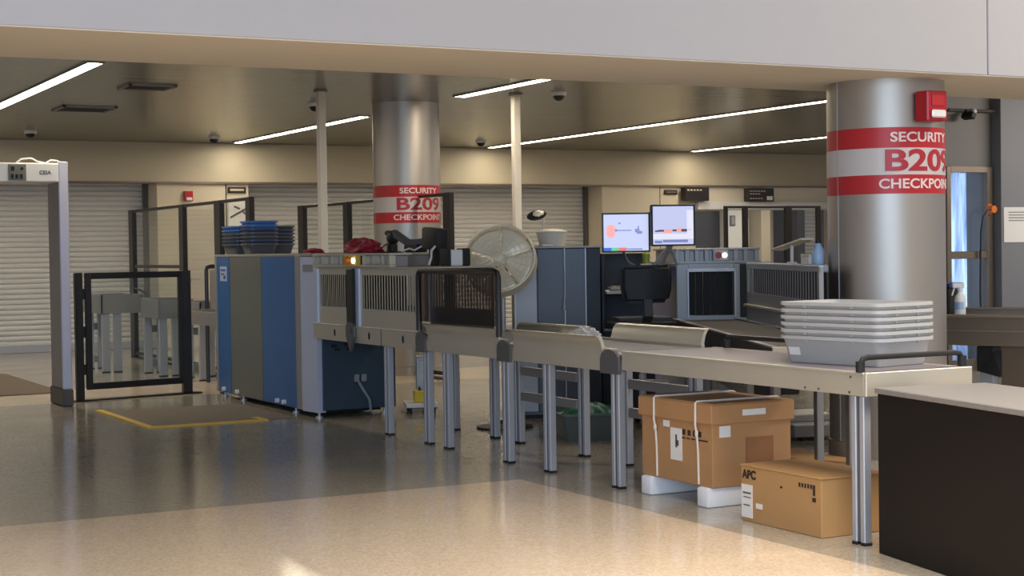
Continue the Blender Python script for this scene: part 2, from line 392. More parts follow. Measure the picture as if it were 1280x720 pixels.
# long beam with a panelled face between the high concourse and the low checkpoint ceiling
tb = MB()
for a, b_ in ((-9, 7.449), (7.459, 26)):
    tb.box(a, b_, 7.545, 8.70, 2.43, 6.2, 0.004)
tb.box(-9, 26, 7.56, 8.68, 2.434, 6.19)
structure(tb.build('trim_1', 'soffit'))
structure(MB().box(-9, 26, 8.70, 8.75, 2.6, 3.04).build('trim_2', 'soffit'))
structure(MB().box(-9, 26, 7.552, 8.70, 2.425, 2.43).build('trim_12', 'soffit_under'))  # thin skin carrying the lightened underside colour
# shop-front fascia and the piers between the shutters
fb = MB(); fb.box(-9, 26, 23.27, 23.5, 2.46, 3.04, 0.006); structure(fb.build('trim_3', 'fascia'))
structure(MB().box(-9, 26, 23.25, 23.5, 2.435, 2.462).build('trim_4', 'doorframe'))
wb = MB()
for a, b_ in ((6.56, 7.97), (14.2, 16.1)):
    wb.box(a, b_, 23.3, 24.2, 0, 2.46, 0.01)
structure(wb.build('wall_back', 'wall'))
sm = MB(); sm.box(7.606, 7.622, 23.292, 23.30, 0, 2.43); sm.box(15.36, 15.37, 23.294, 23.30, 0, 2.43); structure(sm.build('trim_5', 'black_metal'))
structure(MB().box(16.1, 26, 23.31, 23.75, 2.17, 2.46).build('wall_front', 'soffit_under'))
structure(MB().box(16.1, 26, 23.2, 23.75, 2.04, 2.17, 0.005).build('trim_6', 'white'))

def shutter(name, x0, x1, y=23.86):
    b = MB(); z = 0.10; pitch = 0.075
    prof = []
    while z < 2.46:
        prof += [(0.0, z), (-0.026, z+0.010), (-0.033, z+0.028), (-0.033, z+0.048), (-0.022, z+0.062), (0.0, z+0.066)]; z += pitch
    bm = b.bm; A = [bm.verts.new((x0, y+d, zz)) for d, zz in prof]; B = [bm.verts.new((x1, y+d, zz)) for d, zz in prof]
    for i in range(len(prof)-1): bm.faces.new((A[i], B[i], B[i+1], A[i+1]))
    b.box(x0, x1, y+0.01, y+0.04, 0, 2.5)
    o = structure(b.build(name, 'shutter'))
    structure(MB().box(x0, x1, y-0.06, y+0.0, 0.0, 0.11, 0.006).build('bottom_bar', 'alu', o))
    g = MB()
    for xx in (x0+0.03, x1-0.03): g.box(xx-0.04, xx+0.04, y-0.10, y-0.03, 0, 2.46)
    structure(g.build('guide_rail', 'bracket', o))
    return o
shutter('door_1', -9, 6.56); shutter('door_2', 7.97, 14.2)
# beige door in the first pier
dr = structure(MB().box(6.95, 7.45, 23.27, 23.31, 0, 2.06, 0.004).build('door_3', 'warm_panel'))
structure(MB().cyl((7.05, 23.26, 1.02), (7.05, 23.21, 1.02), 0.02).bar((7.05, 23.215, 1.02), (7.17, 23.215, 1.02), 0.02, 0.02, 0.004).build('door_handle', 'steel', dr))

# room behind the open shop front on the right
structure(MB().box(16.1, 26, 26.4, 26.6, 0, 2.46).build('wall_rear', 'warm_panel'))
structure(MB().box(16.1, 26, 23.75, 26.4, 2.46, 2.56).build('ceiling.001', 'wall'))
structure(MB().box(18.72, 19.12, 26.0, 26.4, 0, 2.46, 0.005).build('trim_7', 'white'))
structure(MB().box(19.55, 19.78, 26.0, 26.4, 0, 2.46, 0.005).build('trim_8', 'wall'))
structure(MB().box(20.15, 20.33, 25.6, 26.4, 0, 2.46, 0.005).build('trim_9', 'black_metal'))
s3 = shutter('door_4', 20.33, 21.2, 26.2)
structure(MB().box(16.1, 18.72, 26.25, 26.4, 0, 2.1).build('door_5', 'slate'))

# grey wall on the right with a bronze framed glass door
gw = MB()
gw.box(11.95, 12.22, 13.0, 13.3, 0, 3.04); gw.box(12.22, 12.80, 13.0, 13.3, 2.19, 3.04); gw.box(12.80, 19, 13.0, 13.3, 0, 3.04)
structure(gw.build('wall_right', 'grey_wall'))
structure(MB().box(12.88, 13.32, 12.86, 13.0, 0, 3.04, 0.004).build('trim_10', 'grey_col'))
structure(MB().box(13.32, 15.2, 12.98, 13.0, 0, 3.04).build('trim_11', 'black_metal'))
df = MB()
for a, b_, c, d in ((12.20, 12.26, 0, 2.2), (12.78, 12.86, 0, 2.2)): df.box(a, b_, 12.96, 13.06, c, d, 0.004)
df.box(12.26, 12.78, 12.96, 13.06, 2.14, 2.2); df.box(12.26, 12.78, 12.965, 13.055, 1.21, 1.29, 0.004); df.box(12.26, 12.78, 12.96, 13.06, 0, 0.12)
wd = structure(df.build('door_6', 'doorframe'))
structure(MB().box(12.26, 12.78, 13.005, 13.012, 0.12, 2.14).build('pane', 'glass_blue', wd))
def sheetf(u, v):
    x = 12.75+1.0*u; z = 0.02+2.15*v
    return Vector((x, 13.62+0.05*math.sin(u*17+2*v)+0.03*math.sin(u*31+v*5), z))
structure(MB().box(12.12, 14.6, 14.32, 14.42, 0, 3.04).box(12.12, 12.17, 13.3, 14.32, 0, 3.04).build('vestibule_baffle', 'grey_wall'))  # unseen walls added to keep the sheet's backlight from leaking out
solo(MB().grid(sheetf, 40, 24).build('reflection_sheet', 'sheet'), 'pale blue sheet standing in for reflections in the glass door at the right', 'plastic sheet')  # added sheet, streaked to imitate reflections in the door glass

# ================================================================== COLUMNS WITH CHECKPOINT SIGNS
def bend_text(b, s, size, ang, radius, z, c, bold, fit):
    me = text_me(s, size, 0.0012, bold)
    xs = [v.co.x for v in me.vertices]; k = fit/(max(xs)-min(xs)); mid = (max(xs)+min(xs))/2
    t = bmesh.new(); t.from_mesh(me); bpy.data.meshes.remove(me)
    bmesh.ops.triangulate(t, faces=t.faces)
    for _ in range(4):
        le = [e for e in t.edges if e.calc_length() > 0.014]
        if not le: break
        bmesh.ops.subdivide_edges(t, edges=le, cuts=1); bmesh.ops.triangulate(t, faces=t.faces)
    for v in t.verts:
        a = ang+(v.co.x-mid)*k/radius; r_ = radius+v.co.z
        v.co = Vector((c[0]+r_*math.cos(a), c[1]+r_*math.sin(a), z+v.co.y))
    b._merge(t)
def column(c, ztop, label):
    t = thing('column', label, 'column', (c[0], c[1], 0)); Rr = 0.378
    sh = MB().lathe([(Rr+0.01, 0), (Rr+0.01, 0.1), (Rr, 0.105), (Rr, ztop)], c=(c[0], c[1], 0), seg=96).build('shaft', 'steel', t)
    sm = MB()
    for ad in (-184, -4):
        a = R(ad); sm.bar((c[0]+Rr*math.cos(a), c[1]+Rr*math.sin(a), 0.1), (c[0]+Rr*math.cos(a), c[1]+Rr*math.sin(a), ztop), 0.008, 0.004)
    sm.build('seam_strip', 'alu', sh)
    MB().lathe([(Rr+0.002, 1.695), (Rr+0.002, 1.815)], c=(c[0], c[1], 0), seg=96).build('sign_band', 'sign_red', t)
    w_ = MB().lathe([(Rr+0.002, 1.815), (Rr+0.002, 1.985)], c=(c[0], c[1], 0), seg=96).build('sign_band', 'sign_white', t)
    rd = MB().lathe([(Rr+0.002, 1.985), (Rr+0.002, 2.115)], c=(c[0], c[1], 0), seg=96).build('sign_band', 'sign_red', t)
    b = MB(); bend_text(b, 'B209', 0.185, R(-89), Rr+0.004, 1.899, c, 0.005, 0.57); b.build('lettering', 'sign_letter_red', w_, smooth=False)
    b = MB(); bend_text(b, 'SECURITY', 0.085, R(-91), Rr+0.004, 2.050, c, 0.0018, 0.475); b.build('lettering', 'sign_letter_light', rd, smooth=False)
    b = MB(); bend_text(b, 'CHECKPOINT', 0.085, R(-90), Rr+0.004, 1.755, c, 0.0018, 0.635); b.build('lettering', 'sign_letter_light', rd, smooth=False)
    return t
column((7.155, 8.166), 2.425, 'large brushed steel column with red B209 sign standing under the pale beam')
column((7.541, 16.60), 3.04, 'brushed steel column with red B209 sign standing behind the blue x-ray machine')

# red fire alarm on the near column
al = thing('fire_alarm', 'red fire alarm strobe fixed to the large near column', 'fire alarm', (7.145, 7.765, 2.24), R(2))
MB().box(-0.085, 0.085, -0.095, 0.02, -0.095, 0.095, 0.008).build('housing', 'alarm_red', al, world=False)
MB().box(-0.06, 0.06, -0.115, -0.095, -0.075, -0.025, 0.01).build('strobe_lens', 'clear_lens', al, world=False)
MB().box(-0.05, 0.05, -0.102, -0.094, 0.0, 0.07, 0.003).build('grille', 'sign_red', al, world=False)
al2 = thing('fire_alarm', 'small red fire alarm on the beige pier between the shutters', 'fire alarm', (7.025, 23.29, 2.25))
MB().box(-0.065, 0.065, -0.06, 0, -0.075, 0.075, 0.006).build('housing', 'alarm_red', al2, world=False)
MB().box(-0.045, 0.045, -0.085, -0.06, -0.065, -0.02, 0.008).build('strobe_lens', 'clear_lens', al2, world=False)

# ================================================================== CEILING FITTINGS
def strip(x, y0, y1, label):
    t = thing('ceiling_light', label, 'ceiling light', (x, (y0+y1)/2, 3.04), 0, 'ceiling light strips')
    f_ = MB(); f_.box(x-0.078, x-0.062, y0, y1, 3.025, 3.04); f_.box(x+0.062, x+0.078, y0, y1, 3.025, 3.04); f_.box(x-0.078, x+0.078, y0-0.015, y0, 3.025, 3.04); f_.box(x-0.078, x+0.078, y1, y1+0.015, 3.025, 3.04)
    f_.build('frame', 'alu_dull', t)
    MB().box(x-0.062, x+0.062, y0, y1, 3.028, 3.038).build('diffuser', 'ceil_lamp', t)
strip(3.39, 13.84, 22.97, 'ceiling light strip above the walk-through metal detector')
strip(7.70, 18.16, 22.97, 'ceiling light strip reaching the fascia behind the white post')
strip(7.70, 10.2, 15.54, 'short ceiling light strip just behind the beam near the second white post')
strip(11.92, 13.4, 22.97, 'longest ceiling light strip, running back from the large near column')
strip(15.85, 15.5, 22.97, 'ceiling light strip farthest to the right in the photo')
def vent(x0, x1, y0, y1, label):
    t = thing('ceiling_vent', label, 'vent', ((x0+x1)/2, (y0+y1)/2, 3.04))
    f_ = MB(); f_.box(x0, x1, y0, y0+0.03, 3.02, 3.04); f_.box(x0, x1, y1-0.03, y1, 3.02, 3.04); f_.box(x0, x0+0.03, y0, y1, 3.02, 3.04); f_.box(x1-0.03, x1, y0, y1, 3.02, 3.04)
    f_.build('frame', 'alu_dull', t)
    s_ = MB(); k = y0+0.05
    while k < y1-0.04: s_.box(x0+0.03, x1-0.03, k, k+0.02, 3.025, 3.038); k += 0.06
    s_.build('slats', 'vent', t)
vent(4.10, 4.58, 15.45, 15.90, 'square dark vent in the ceiling nearer the beam')
vent(4.02, 4.62, 17.9, 18.5, 'square dull vent in the ceiling farther from the beam')
c0 = None
for x, y, lab in ((6.55, 16.85, 'white ceiling camera beside the top of the thinner left white post'), (4.44, 21.7, 'white ceiling camera above the shutter near the metal detector'),
                  (11.1, 21.7, 'white ceiling camera near the fascia to the right of the far column'), (8.53, 14.85, 'white ceiling camera beside the top of the right white post'),
                  (7.03, 22.0, 'white dome standing in for a ceiling sprinkler near the fascia, by the pier fire alarm')):  # last dome takes the place of a ceiling sprinkler
    if c0 is None:
        c0 = thing('security_camera', lab, 'camera', (x, y, 3.04), 0, 'ceiling cameras')
        MB().cyl((0, 0, 0), (0, 0, -0.035), 0.085, 0.08, 20).build('mount', 'white', c0, world=False)
        MB().sphere((0, 0, -0.035), 0.06, (1, 1, 0.9)).build('dome', 'rubber', c0, world=False)
    else: dup(c0, (x, y, 3.04), 0, lab)
wc = thing('wall_camera', 'dark bracket camera on a thin pipe on the grey wall at the right', 'camera', (12.55, 12.98, 2.78))
MB().tube([(12.2, 12.93, 2.80), (12.86, 12.93, 2.80)], 0.015).build('pipe', 'bracket', wc)
MB().obox((12.42, 12.86, 2.735), (0.07, 0.16, 0.07), Matrix.Rotation(R(25), 3, 'Y'), 0.01).cyl((12.44, 12.93, 2.80), (12.44, 12.9, 2.74), 0.02).build('body', 'rubber', wc)
MB().sphere((12.53, 12.9, 2.785), 0.035).build('lens_cap', 'white', wc)

# two white service posts from floor to ceiling
for (x, y), lab in (((6.075, 15.46), 'slim white floor-to-ceiling post to the left of the far steel column'), ((8.143, 15.10), 'slim white floor-to-ceiling post standing behind the silver fan')):
    t = thing('service_post', lab, 'post', (x, y, 0), 0, 'white service posts')
    MB().box(x-0.04, x+0.04, y-0.04, y+0.04, 0.01, 3.03, 0.006).build('shaft', 'offwhite', t)
    MB().box(x-0.08, x+0.08, y-0.08, y+0.08, 0, 0.012, 0.003).box(x-0.055, x+0.055, y-0.055, y+0.055, 3.02, 3.04, 0.003).build('end_plate', 'alu_dull', t)

# ================================================================== WALK-THROUGH METAL DETECTOR
wd_ = thing('metal_detector', 'grey walk-through metal detector arch at the left edge', 'metal detector', (2.95, 15.2, 0))
for x0, x1, edge in ((3.31, 3.385, 1), (2.50, 2.575, 0)):
    MB().box(x0, x1, 14.99, 15.46, 0.16, 2.06, 0.008).build('side_panel', 'detector', wd_)
    MB().box(x0-0.005, x1+0.005, 14.95, 14.995, 0.16, 2.25, 0.008).build('edge_profile', 'detector_edge', wd_)
    MB().box(x0-0.008, x1+0.012, 14.94, 15.50, 0, 0.16, 0.01).build('boot', 'baseboot', wd_)
hd = MB().box(2.50, 3.385, 14.96, 15.46, 2.06, 2.235, 0.01).build('header', 'white', wd_)
MB().box(2.86, 3.015, 14.945, 14.962, 2.075, 2.222, 0.004).build('display', 'display', hd)
kn = MB()
for i, x in enumerate((2.89, 2.93, 2.97)): kn.box(x-0.012, x+0.012, 14.938, 14.947, 2.09, 2.13, 0.003)
kn.box(2.88, 2.91, 14.938, 14.947, 2.16, 2.20, 0.003); kn.cyl((2.975, 14.946, 2.18), (2.975, 14.936, 2.18), 0.014)
kn.build('button', 'rubber', hd)
text_on('CEIA', 0.05, (3.185, 14.957, 2.145), (1, 0, 0), (0, 0, 1), 'print', hd, bold=0.001)
MB().tube([(2.95, 15.1, 2.235), (3.0, 15.1, 2.275), (3.09, 15.1, 2.285), (3.15, 15.1, 2.255), (3.22, 15.1, 2.24), (3.27, 15.1, 2.27), (3.33, 15.1, 2.262), (3.36, 15.1, 2.24)], 0.008).build('cable', 'white', wd_)
fm = MB().box(2.2, 3.66, 16.5, 19.6, 0, 0.008).build('floor_mat', 'mat_dark'); solo(fm, 'dark taupe floor mat beyond the walk-through metal detector', 'floor mat')
ym = thing('floor_mat', 'taupe floor mat edged with yellow tape beside the blue x-ray machine', 'floor mat', (4.06, 13.4, 0))
MB().box(3.50, 4.72, 12.70, 14.2, 0, 0.008).build('mat', 'mat_grey', ym)
MB().box(3.45, 3.51, 12.70, 14.35, 0, 0.010).box(3.45, 4.46, 12.64, 12.70, 0, 0.010).box(4.40, 4.46, 12.70, 12.9, 0, 0.010).build('tape_border', 'yellow', ym)

# ================================================================== GLASS GATE
gt = thing('glass_gate', 'waist-high dark framed glass gate beside the metal detector', 'gate', (4.1, 15.5, 0))
gy = lambda x: 15.41+(x-3.545)*0.18
for x, wdt in ((3.565, 0.07), (4.665, 0.09)):
    MB().box(x-wdt/2, x+wdt/2, gy(x)-0.04, gy(x)+0.04, 0.012, 1.224, 0.004).build('post', 'black_metal', gt)
dirx = Vector((1, 0.18, 0)).normalized()
MB().bar((3.50, gy(3.50), 0.006), (4.80, gy(4.80), 0.006), 0.12, 0.012, 0.002).build('base_rail', 'black_metal', gt)
lf = MB(); a, b_ = 3.66, 4.615
lf.bar((a, gy(a), 1.19), (b_, gy(b_), 1.19), 0.045, 0.06, 0.004).bar((a, gy(a), 0.135), (b_, gy(b_), 0.135), 0.045, 0.06, 0.004)
for x in (a, b_): lf.bar((x, gy(x), 0.105), (x, gy(x), 1.22), 0.06, 0.045, 0.004)
leaf = lf.build('leaf_frame', 'black_metal', gt)
MB().bar((a+0.03, gy(a+0.03), 0.66), (b_-0.03, gy(b_-0.03), 0.66), 0.008, 1.02).build('pane', 'glass', leaf)
for z in (1.02, 0.66, 0.30): MB().cyl((3.615, gy(3.615), z-0.05), (3.615, gy(3.615), z+0.05), 0.022).box(3.60, 3.65, gy(3.615)-0.012, gy(3.615)+0.012, z-0.02, z+0.02).build('hinge', 'rubber', gt)
MB().cyl((4.62, gy(4.62)-0.06, 0.70), (4.62, gy(4.62)+0.02, 0.70), 0.025).build('latch', 'rubber', gt)

# ================================================================== TALL GLASS PARTITIONS
def partition(x, posts, ztop, mids, label, ext=None):
    t = thing('glass_partition', label, 'glass partition', (x, (posts[0][0]+posts[-1][0])/2, 0), 0, 'tall glass partitions')
    for y, wd in posts:
        if wd < 0.01: continue
        MB().box(x-0.03, x+0.03, y-wd/2, y+wd/2, 0.01, ztop, 0.004).build('post', 'black_metal', t)
    for (ya, wa), (yb, wb_) in zip(posts[:-1], posts[1:]):
        a, b_ = ya-math.copysign(wa/2, ya-yb), yb+math.copysign(wb_/2, ya-yb)
        rl = MB().box(x-0.02, x+0.02, a, b_, ztop-0.035, ztop, 0.003).build('top_rail', 'black_metal', t)
        MB().box(x-0.02, x+0.02, a, b_, 0.04, 0.08, 0.003).build('bottom_rail', 'black_metal', t)
        MB().box(x-0.004, x+0.004, a, b_, 0.08, ztop-0.035).build('pane', 'glass', t)
    for a, b_ in mids: MB().box(x-0.02, x+0.02, a, b_, 1.215, 1.255, 0.003).build('mid_rail', 'black_metal', t)
    MB().box(x-0.06, x+0.06, min(posts[0][0], posts[-1][0])-0.015, max(posts[0][0], posts[-1][0])+0.015, 0, 0.012, 0.002).build('base_plate', 'black_metal', t)
    return t
partition(5.78, [(21.74, 0.20), (19.39, 0.17), (17.95, 0.22), (16.87, 0.14)], 2.0, [(21.6, 19.5)], 'tall dark framed glass partition to the left of the stacked blue bins')
partition(7.50, [(19.81, 0.2), (18.27, 0.16), (17.03, 0.0)], 2.0, [], 'tall dark framed glass partition to the left of the far steel column')
partition(7.50, [(16.17, 0.0), (15.45, 0.16)], 2.0, [], 'narrow dark framed glass partition to the right of the far steel column')
t = thing('glass_partition', 'tall dark framed glass partition behind the two lit monitors', 'glass partition', (15.3, 20, 0), 0, 'tall glass partitions')
pxs = ((14.375, 0.05), (14.733, 0.08), (15.55, 0.12), (16.14, 0.07))
for x, wdt in pxs: MB().box(x-wdt/2, x+wdt/2, 19.97, 20.03, 0.01, 2.0, 0.004).build('post', 'black_metal', t)
for (xa, wa), (xb, wb_) in zip(pxs[:-1], pxs[1:]):
    MB().box(xa+wa/2, xb-wb_/2, 19.98, 20.02, 1.965, 2.0, 0.003).build('top_rail', 'black_metal', t)
    MB().box(xa+wa/2, xb-wb_/2, 19.996, 20.004, 0.02, 1.965).build('pane', 'glass', t)
MB().box(14.2, 16.3, 19.94, 20.06, 0, 0.012).build('base_plate', 'black_metal', t)

# ================================================================== SIGNS AND POSTERS ON THE FAR WALL
s = thing('wall_sign', 'narrow dark sign above the poster on the beige pier', 'sign', (7.78, 23.3, 2.345))
MB().box(7.635, 7.92, 23.27, 23.30, 2.30, 2.39, 0.004).build('board', 'sign_dark', s); MB().box(7.67, 7.885, 23.264, 23.271, 2.33, 2.362).build('text_strip', 'warm_panel', s)
s = thing('wall_sign', 'small brown sign high on the pier above the right-hand monitor', 'sign', (15.58, 23.3, 2.34))
MB().box(15.45, 15.71, 23.27, 23.30, 2.30, 2.38, 0.004).build('board', 'sign_dark', s); MB().box(15.48, 15.68, 23.264, 23.271, 2.325, 2.355).build('text_strip', 'doorframe', s)
s = thing('hanging_sign', 'black sign board below the fascia directly above the right-hand monitor', 'sign', (16.0, 23.14, 2.3))
MB().box(15.76, 16.26, 23.10, 23.24, 2.19, 2.42, 0.005).build('board', 'sign_dark', s)
q = MB()
for k in range(5): q.box(15.80+k*0.065, 15.84+k*0.065, 23.094, 23.101, 2.36, 2.385)
q.build('text_marks', 'warm_panel', s)
s = thing('hanging_sign', 'dark directory board with pale text lines above the far glass partition', 'sign', (17.4, 23.14, 2.3))
MB().box(17.1, 17.66, 23.10, 23.24, 2.18, 2.41, 0.005).build('board', 'sign_dark', s)
for zz, n_ in ((2.35, 6), (2.30, 4), (2.22, 5)):
    q = MB()
    for k in range(n_): q.box(17.13+k*0.06, 17.17+k*0.06, 23.094, 23.101, zz, zz+0.018)
    q.build('text_line', 'warm_panel', s)
MB().box(17.5, 17.62, 23.092, 23.101, 2.2, 2.27).build('text_panel', 'white', s)
s = thing('poster', 'white poster with a dark aircraft drawing on the beige pier', 'poster', (7.8, 23.3, 2.0))
MB().box(7.645, 7.945, 23.285, 23.30, 1.80, 2.19).build('sheet', 'paper', s)
q = MB(); q.bar((7.67, 23.282, 1.93), (7.93, 23.282, 2.07), 0.008, 0.03, 0).bar((7.73, 23.282, 2.10), (7.82, 23.282, 2.06), 0.008, 0.03, 0).bar((7.85, 23.282, 2.05), (7.90, 23.282, 1.98), 0.008, 0.025, 0); q.build('drawing', 'slate', s)
s = thing('poster', 'framed pale poster on the rear wall behind the far glass partition', 'poster', (19.37, 26.38, 1.7))
MB().box(19.23, 19.52, 26.36, 26.40, 1.44, 1.96, 0.004).build('frame', 'white', s); MB().box(19.27, 19.48, 26.352, 26.362, 1.50, 1.90).build('picture', 'picture', s)
s = thing('wall_notice', 'small grey framed notice on the white pillar behind the far partition', 'notice', (18.84, 25.98, 1.9))
MB().box(18.78, 18.9, 25.97, 26.0, 1.80, 2.0, 0.003).build('frame', 'bracket', s); MB().box(18.8, 18.88, 25.964, 25.972, 1.82, 1.98).build('sheet', 'machine', s)
s = thing('paper_notice', 'large white paper notice taped to the grey wall at the right edge', 'notice', (13.15, 12.86, 1.57))
MB().box(12.91, 13.30, 12.852, 12.858, 1.38, 1.76).build('sheet', 'paper', s)
q = MB()
for k in range(4): q.box(12.98, 13.24-0.04*(k % 2), 12.849, 12.853, 1.70-k*0.03, 1.712-k*0.03)
q.build('print_lines', 'machine', s)
pc = thing('power_cable', 'dark cable with an orange plug hanging down the bronze door frame', 'cable', (12.8, 12.94, 1.7))
MB().tube([(12.80, 12.90, 1.74), (12.72, 12.90, 1.73), (12.66, 12.91, 1.66), (12.645, 12.93, 1.5), (12.64, 12.94, 0.9), (12.64, 12.93, 0.15), (12.62, 12.90, 0.012)], 0.012).build('cord', 'cable_dark', pc)
MB().cyl((12.80, 12.96, 1.74), (12.80, 12.88, 1.74), 0.04).box(12.77, 12.83, 12.94, 12.965, 1.68, 1.80, 0.006).build('plug', 'orange', pc)

# ================================================================== X-RAY MACHINE, LANE ONE
xr = thing('xray_machine', 'tall blue and grey x-ray baggage scanner with stacked bins on top', 'x-ray machine', (5.2, 14.0, 0))
X0, X1 = 4.84, 5.56
MB().box(X0+0.02, X1, 12.62, 15.16, 0.06, 1.345, 0.01).build('cabinet_body', 'trim', xr)
for a, b_, mt, nm in ((14.76, 15.13, 'blue', 'side_panel'), (13.855, 14.745, 'grey_panel', 'side_panel'), (12.97, 13.84, 'blue', 'side_panel')):
    MB().box(X0, X0+0.03, a, b_, 0.05, 1.35, 0.004).build(nm, mt, xr)
tp = MB().box(X0-0.005, X1, 12.60, 15.19, 1.348, 1.375, 0.006).build('top_plate', 'trim', xr)
MB().box(X0-0.008, X0+0.05, 15.13, 15.185, 0.05, 1.35, 0.004).build('corner_post', 'trim', xr)
MB().box(X0-0.012, X0+0.05, 12.845, 12.965, 0.05, 1.36, 0.006).build('corner_post', 'trim', xr)
cp = MB(); cp.prism([(X0-0.012, 12.83), (X0+0.02, 12.545), (X0+0.09, 12.55), (X0+0.07, 12.83)], lambda u, v, s: Vector((u, v, 0.045+1.30*s)))
lightp = cp.build('corner_panel', 'corner', xr)
cq = MB(); cq.prism([(X0-0.016, 12.76), (X0+0.012, 12.60), (X0+0.02, 12.60), (X0-0.005, 12.76)], lambda u, v, s: Vector((u, v, 1.22+0.06*s))); cq.build('badge', 'machine', lightp)
MB().box(X0+0.06, X1, 12.53, 12.62, 0.06, 0.80, 0.006).build('end_panel', 'navy', xr)
bd = MB().box(X0-0.004, X0, 14.83, 15.03, 1.12, 1.26, 0.001).build('data_plate', 'corner', xr)
q = MB(); q.box(X0-0.006, X0-0.003, 14.86, 15.00, 1.215, 1.235); q.box(X0-0.006, X0-0.003, 14.90, 15.0, 1.18, 1.195); q.box(X0-0.006, X0-0.003, 14.86, 14.92, 1.14, 1.175); q.build('print', 'blue', bd)
for y in (12.60, 13.15, 14.55, 15.1):
    MB().cyl((X0+0.05, y, 0.012), (X0+0.05, y, 0.07), 0.012).cyl((X0+0.05, y, 0), (X0+0.05, y, 0.014), 0.03).build('levelling_foot', 'alu', xr)
    MB().cyl((X1-0.08, y, 0.012), (X1-0.08, y, 0.07), 0.012).cyl((X1-0.08, y, 0), (X1-0.08, y, 0.014), 0.03).build('levelling_foot', 'alu', xr)
for y in (14.95, 14.55, 13.45, 13.28):
    MB().cyl((X0-0.03, y, 0.085), (X0+0.03, y, 0.085), 0.02).build('bumper_roller', 'white', xr)
MB().box(X0+0.1, X1-0.05, 12.75, 15.1, 0.02, 0.06).build('underframe', 'rubber', xr)
for x in (5.20, 5.265): MB().box(x-0.022, x+0.022, 12.515, 12.532, 0.29, 0.35, 0.004).build('socket', 'machine', xr)
MB().tube([(5.21, 12.51, 0.29), (5.24, 12.48, 0.22), (5.29, 12.47, 0.14), (5.30, 12.47, 0.05), (5.33, 12.46, 0.014)], 0.012).build('power_cord', 'cable', xr)
q = MB()
for x, z in ((5.0, 0.60), (5.12, 0.61), (5.14, 0.57), (5.03, 0.57), (5.22, 0.62)): q.box(x-0.025, x+0.025, 12.526, 12.532, z-0.012, z+0.012)
q.build('panel_fasteners', 'navy_dark', xr)

# ------------------------------------------------------------------ conveyor pieces
def leg(b_, x, y, zt, z0=0.012):
    for dy in (-0.028, 0.028):
        b_.box(x-0.022, x+0.022, y+dy-0.016, y+dy+0.016, z0, zt, 0.004)
def add_leg(t, x, y, zt):
    b = MB(); leg(b, x, y, zt); o = b.build('leg', 'alu', t)
    MB().box(x-0.014, x+0.014, y-0.014, y+0.014, 0.02, zt-0.001).build('groove_shade', 'bracket', o)  # darker insert stands in for the shade inside the slot
    MB().box(x-0.024, x+0.024, y-0.046, y-0.012, 0, 0.014, 0.003).box(x-0.024, x+0.024, y+0.012, y+0.046, 0, 0.014, 0.003).build('foot', 'rubber', o)
XL, XR = 4.83, 5.45
def skirt(t, y0, y1, z0=0.67, z1=0.80):
    MB().box(XL-0.01, XL+0.012, y0, y1, z0, z1, 0.003).box(XL-0.014, XL+0.03, y0, y1, z1-0.008, z1+0.002, 0.002).build('side_skirt', 'panel', t)
    MB().box(XR-0.012, XR+0.01, y0, y1, z0, z1, 0.003).build('side_skirt', 'panel', t)
def rollers(t, y0, y1, z=0.785):
    b = MB(); y = y0+0.04
    while y < y1-0.03: b.cyl((XL+0.012, y, z-0.02), (XR-0.012, y, z-0.02), 0.022, seg=10); y += 0.055
    b.build('roller_bed', 'alu_dull', t)
def sidewall(t, x, s, y0, y1, z0, z1):
    """curved guide wall: leans outwards at the foot and rolls over at the top"""
    prof = [(-0.012, 0), (0.0, 0.3), (0.012, 0.7), (0.03, 0.93), (0.05, 1.0), (0.06, 0.98), (0.045, 0.86), (0.03, 0.6), (0.02, 0.2), (0.02, 0.0)]
    b = MB(); b.prism([(x+s*u, z0+(z1-z0)*v) for u, v in prof], lambda u, v, k: Vector((u, y0 if k == 0 else y1, v)))
    return b.build('guide_wall', 'panel', t)
def jbracket(t, x, y, z0, z1, wdt=0.15):
    b = MB(); p = []
    for k in range(7):
        a = math.pi*k/6; p.append((y+wdt/2*math.cos(a), z1-wdt/2*0.6+wdt/2*0.6*math.sin(a)))
    p += [(y-wdt/2, z0), (y+wdt/2, z0)]
    b.prism(p, lambda u, v, k: Vector((x-0.028+0.018*k, u, v)))
    b.cyl((x-0.034, y+0.03, z1-0.05), (x-0.02, y+0.03, z1-0.05), 0.012)
    return b.build('joint_bracket', 'bracket', t)

# hood section next to the x-ray machine
h1 = thing('conveyor_hood', 'steel conveyor tunnel with slotted side grilles joined to the blue x-ray machine', 'conveyor', (5.14, 11.45, 0))
skirt(h1, 10.40, 12.52)
q = MB()
for y in (12.05, 11.35, 10.72): q.sphere((XL-0.011, y, 0.735), 0.03, (0.2, 0.55, 1.0), 10)
q.build('slot_cap', 'rubber', h1)
MB().box(XL-0.012, XL-0.008, 11.118, 11.124, 0.67, 0.80).build('seam', 'rubber', h1)
MB().box(XL+0.012, XR-0.012, 10.42, 12.5, 0.77, 0.79).build('belt', 'belt', h1)
def grille(t, x, y0, y1, z0, z1, s0, s1, n, th=0.0015, m='panel'):
    """plate with n upright slots between heights s0 and s1"""
    b = MB(); b.box(x-th/2, x+th/2, y0, y1, z0, s0); b.box(x-th/2, x+th/2, y0, y1, s1, z1)
    L = y1-y0; mg = 0.05; pitch = (L-2*mg)/n
    b.box(x-th/2, x+th/2, y0, y0+mg, s0, s1); b.box(x-th/2, x+th/2, y1-mg, y1, s0, s1)
    for k in range(n): b.box(x-th/2, x+th/2, y0+mg+k*pitch+pitch*0.30, y0+mg+k*pitch+pitch*0.70, s0, s1)
    return b.build('grille_panel', m, t, smooth=False)
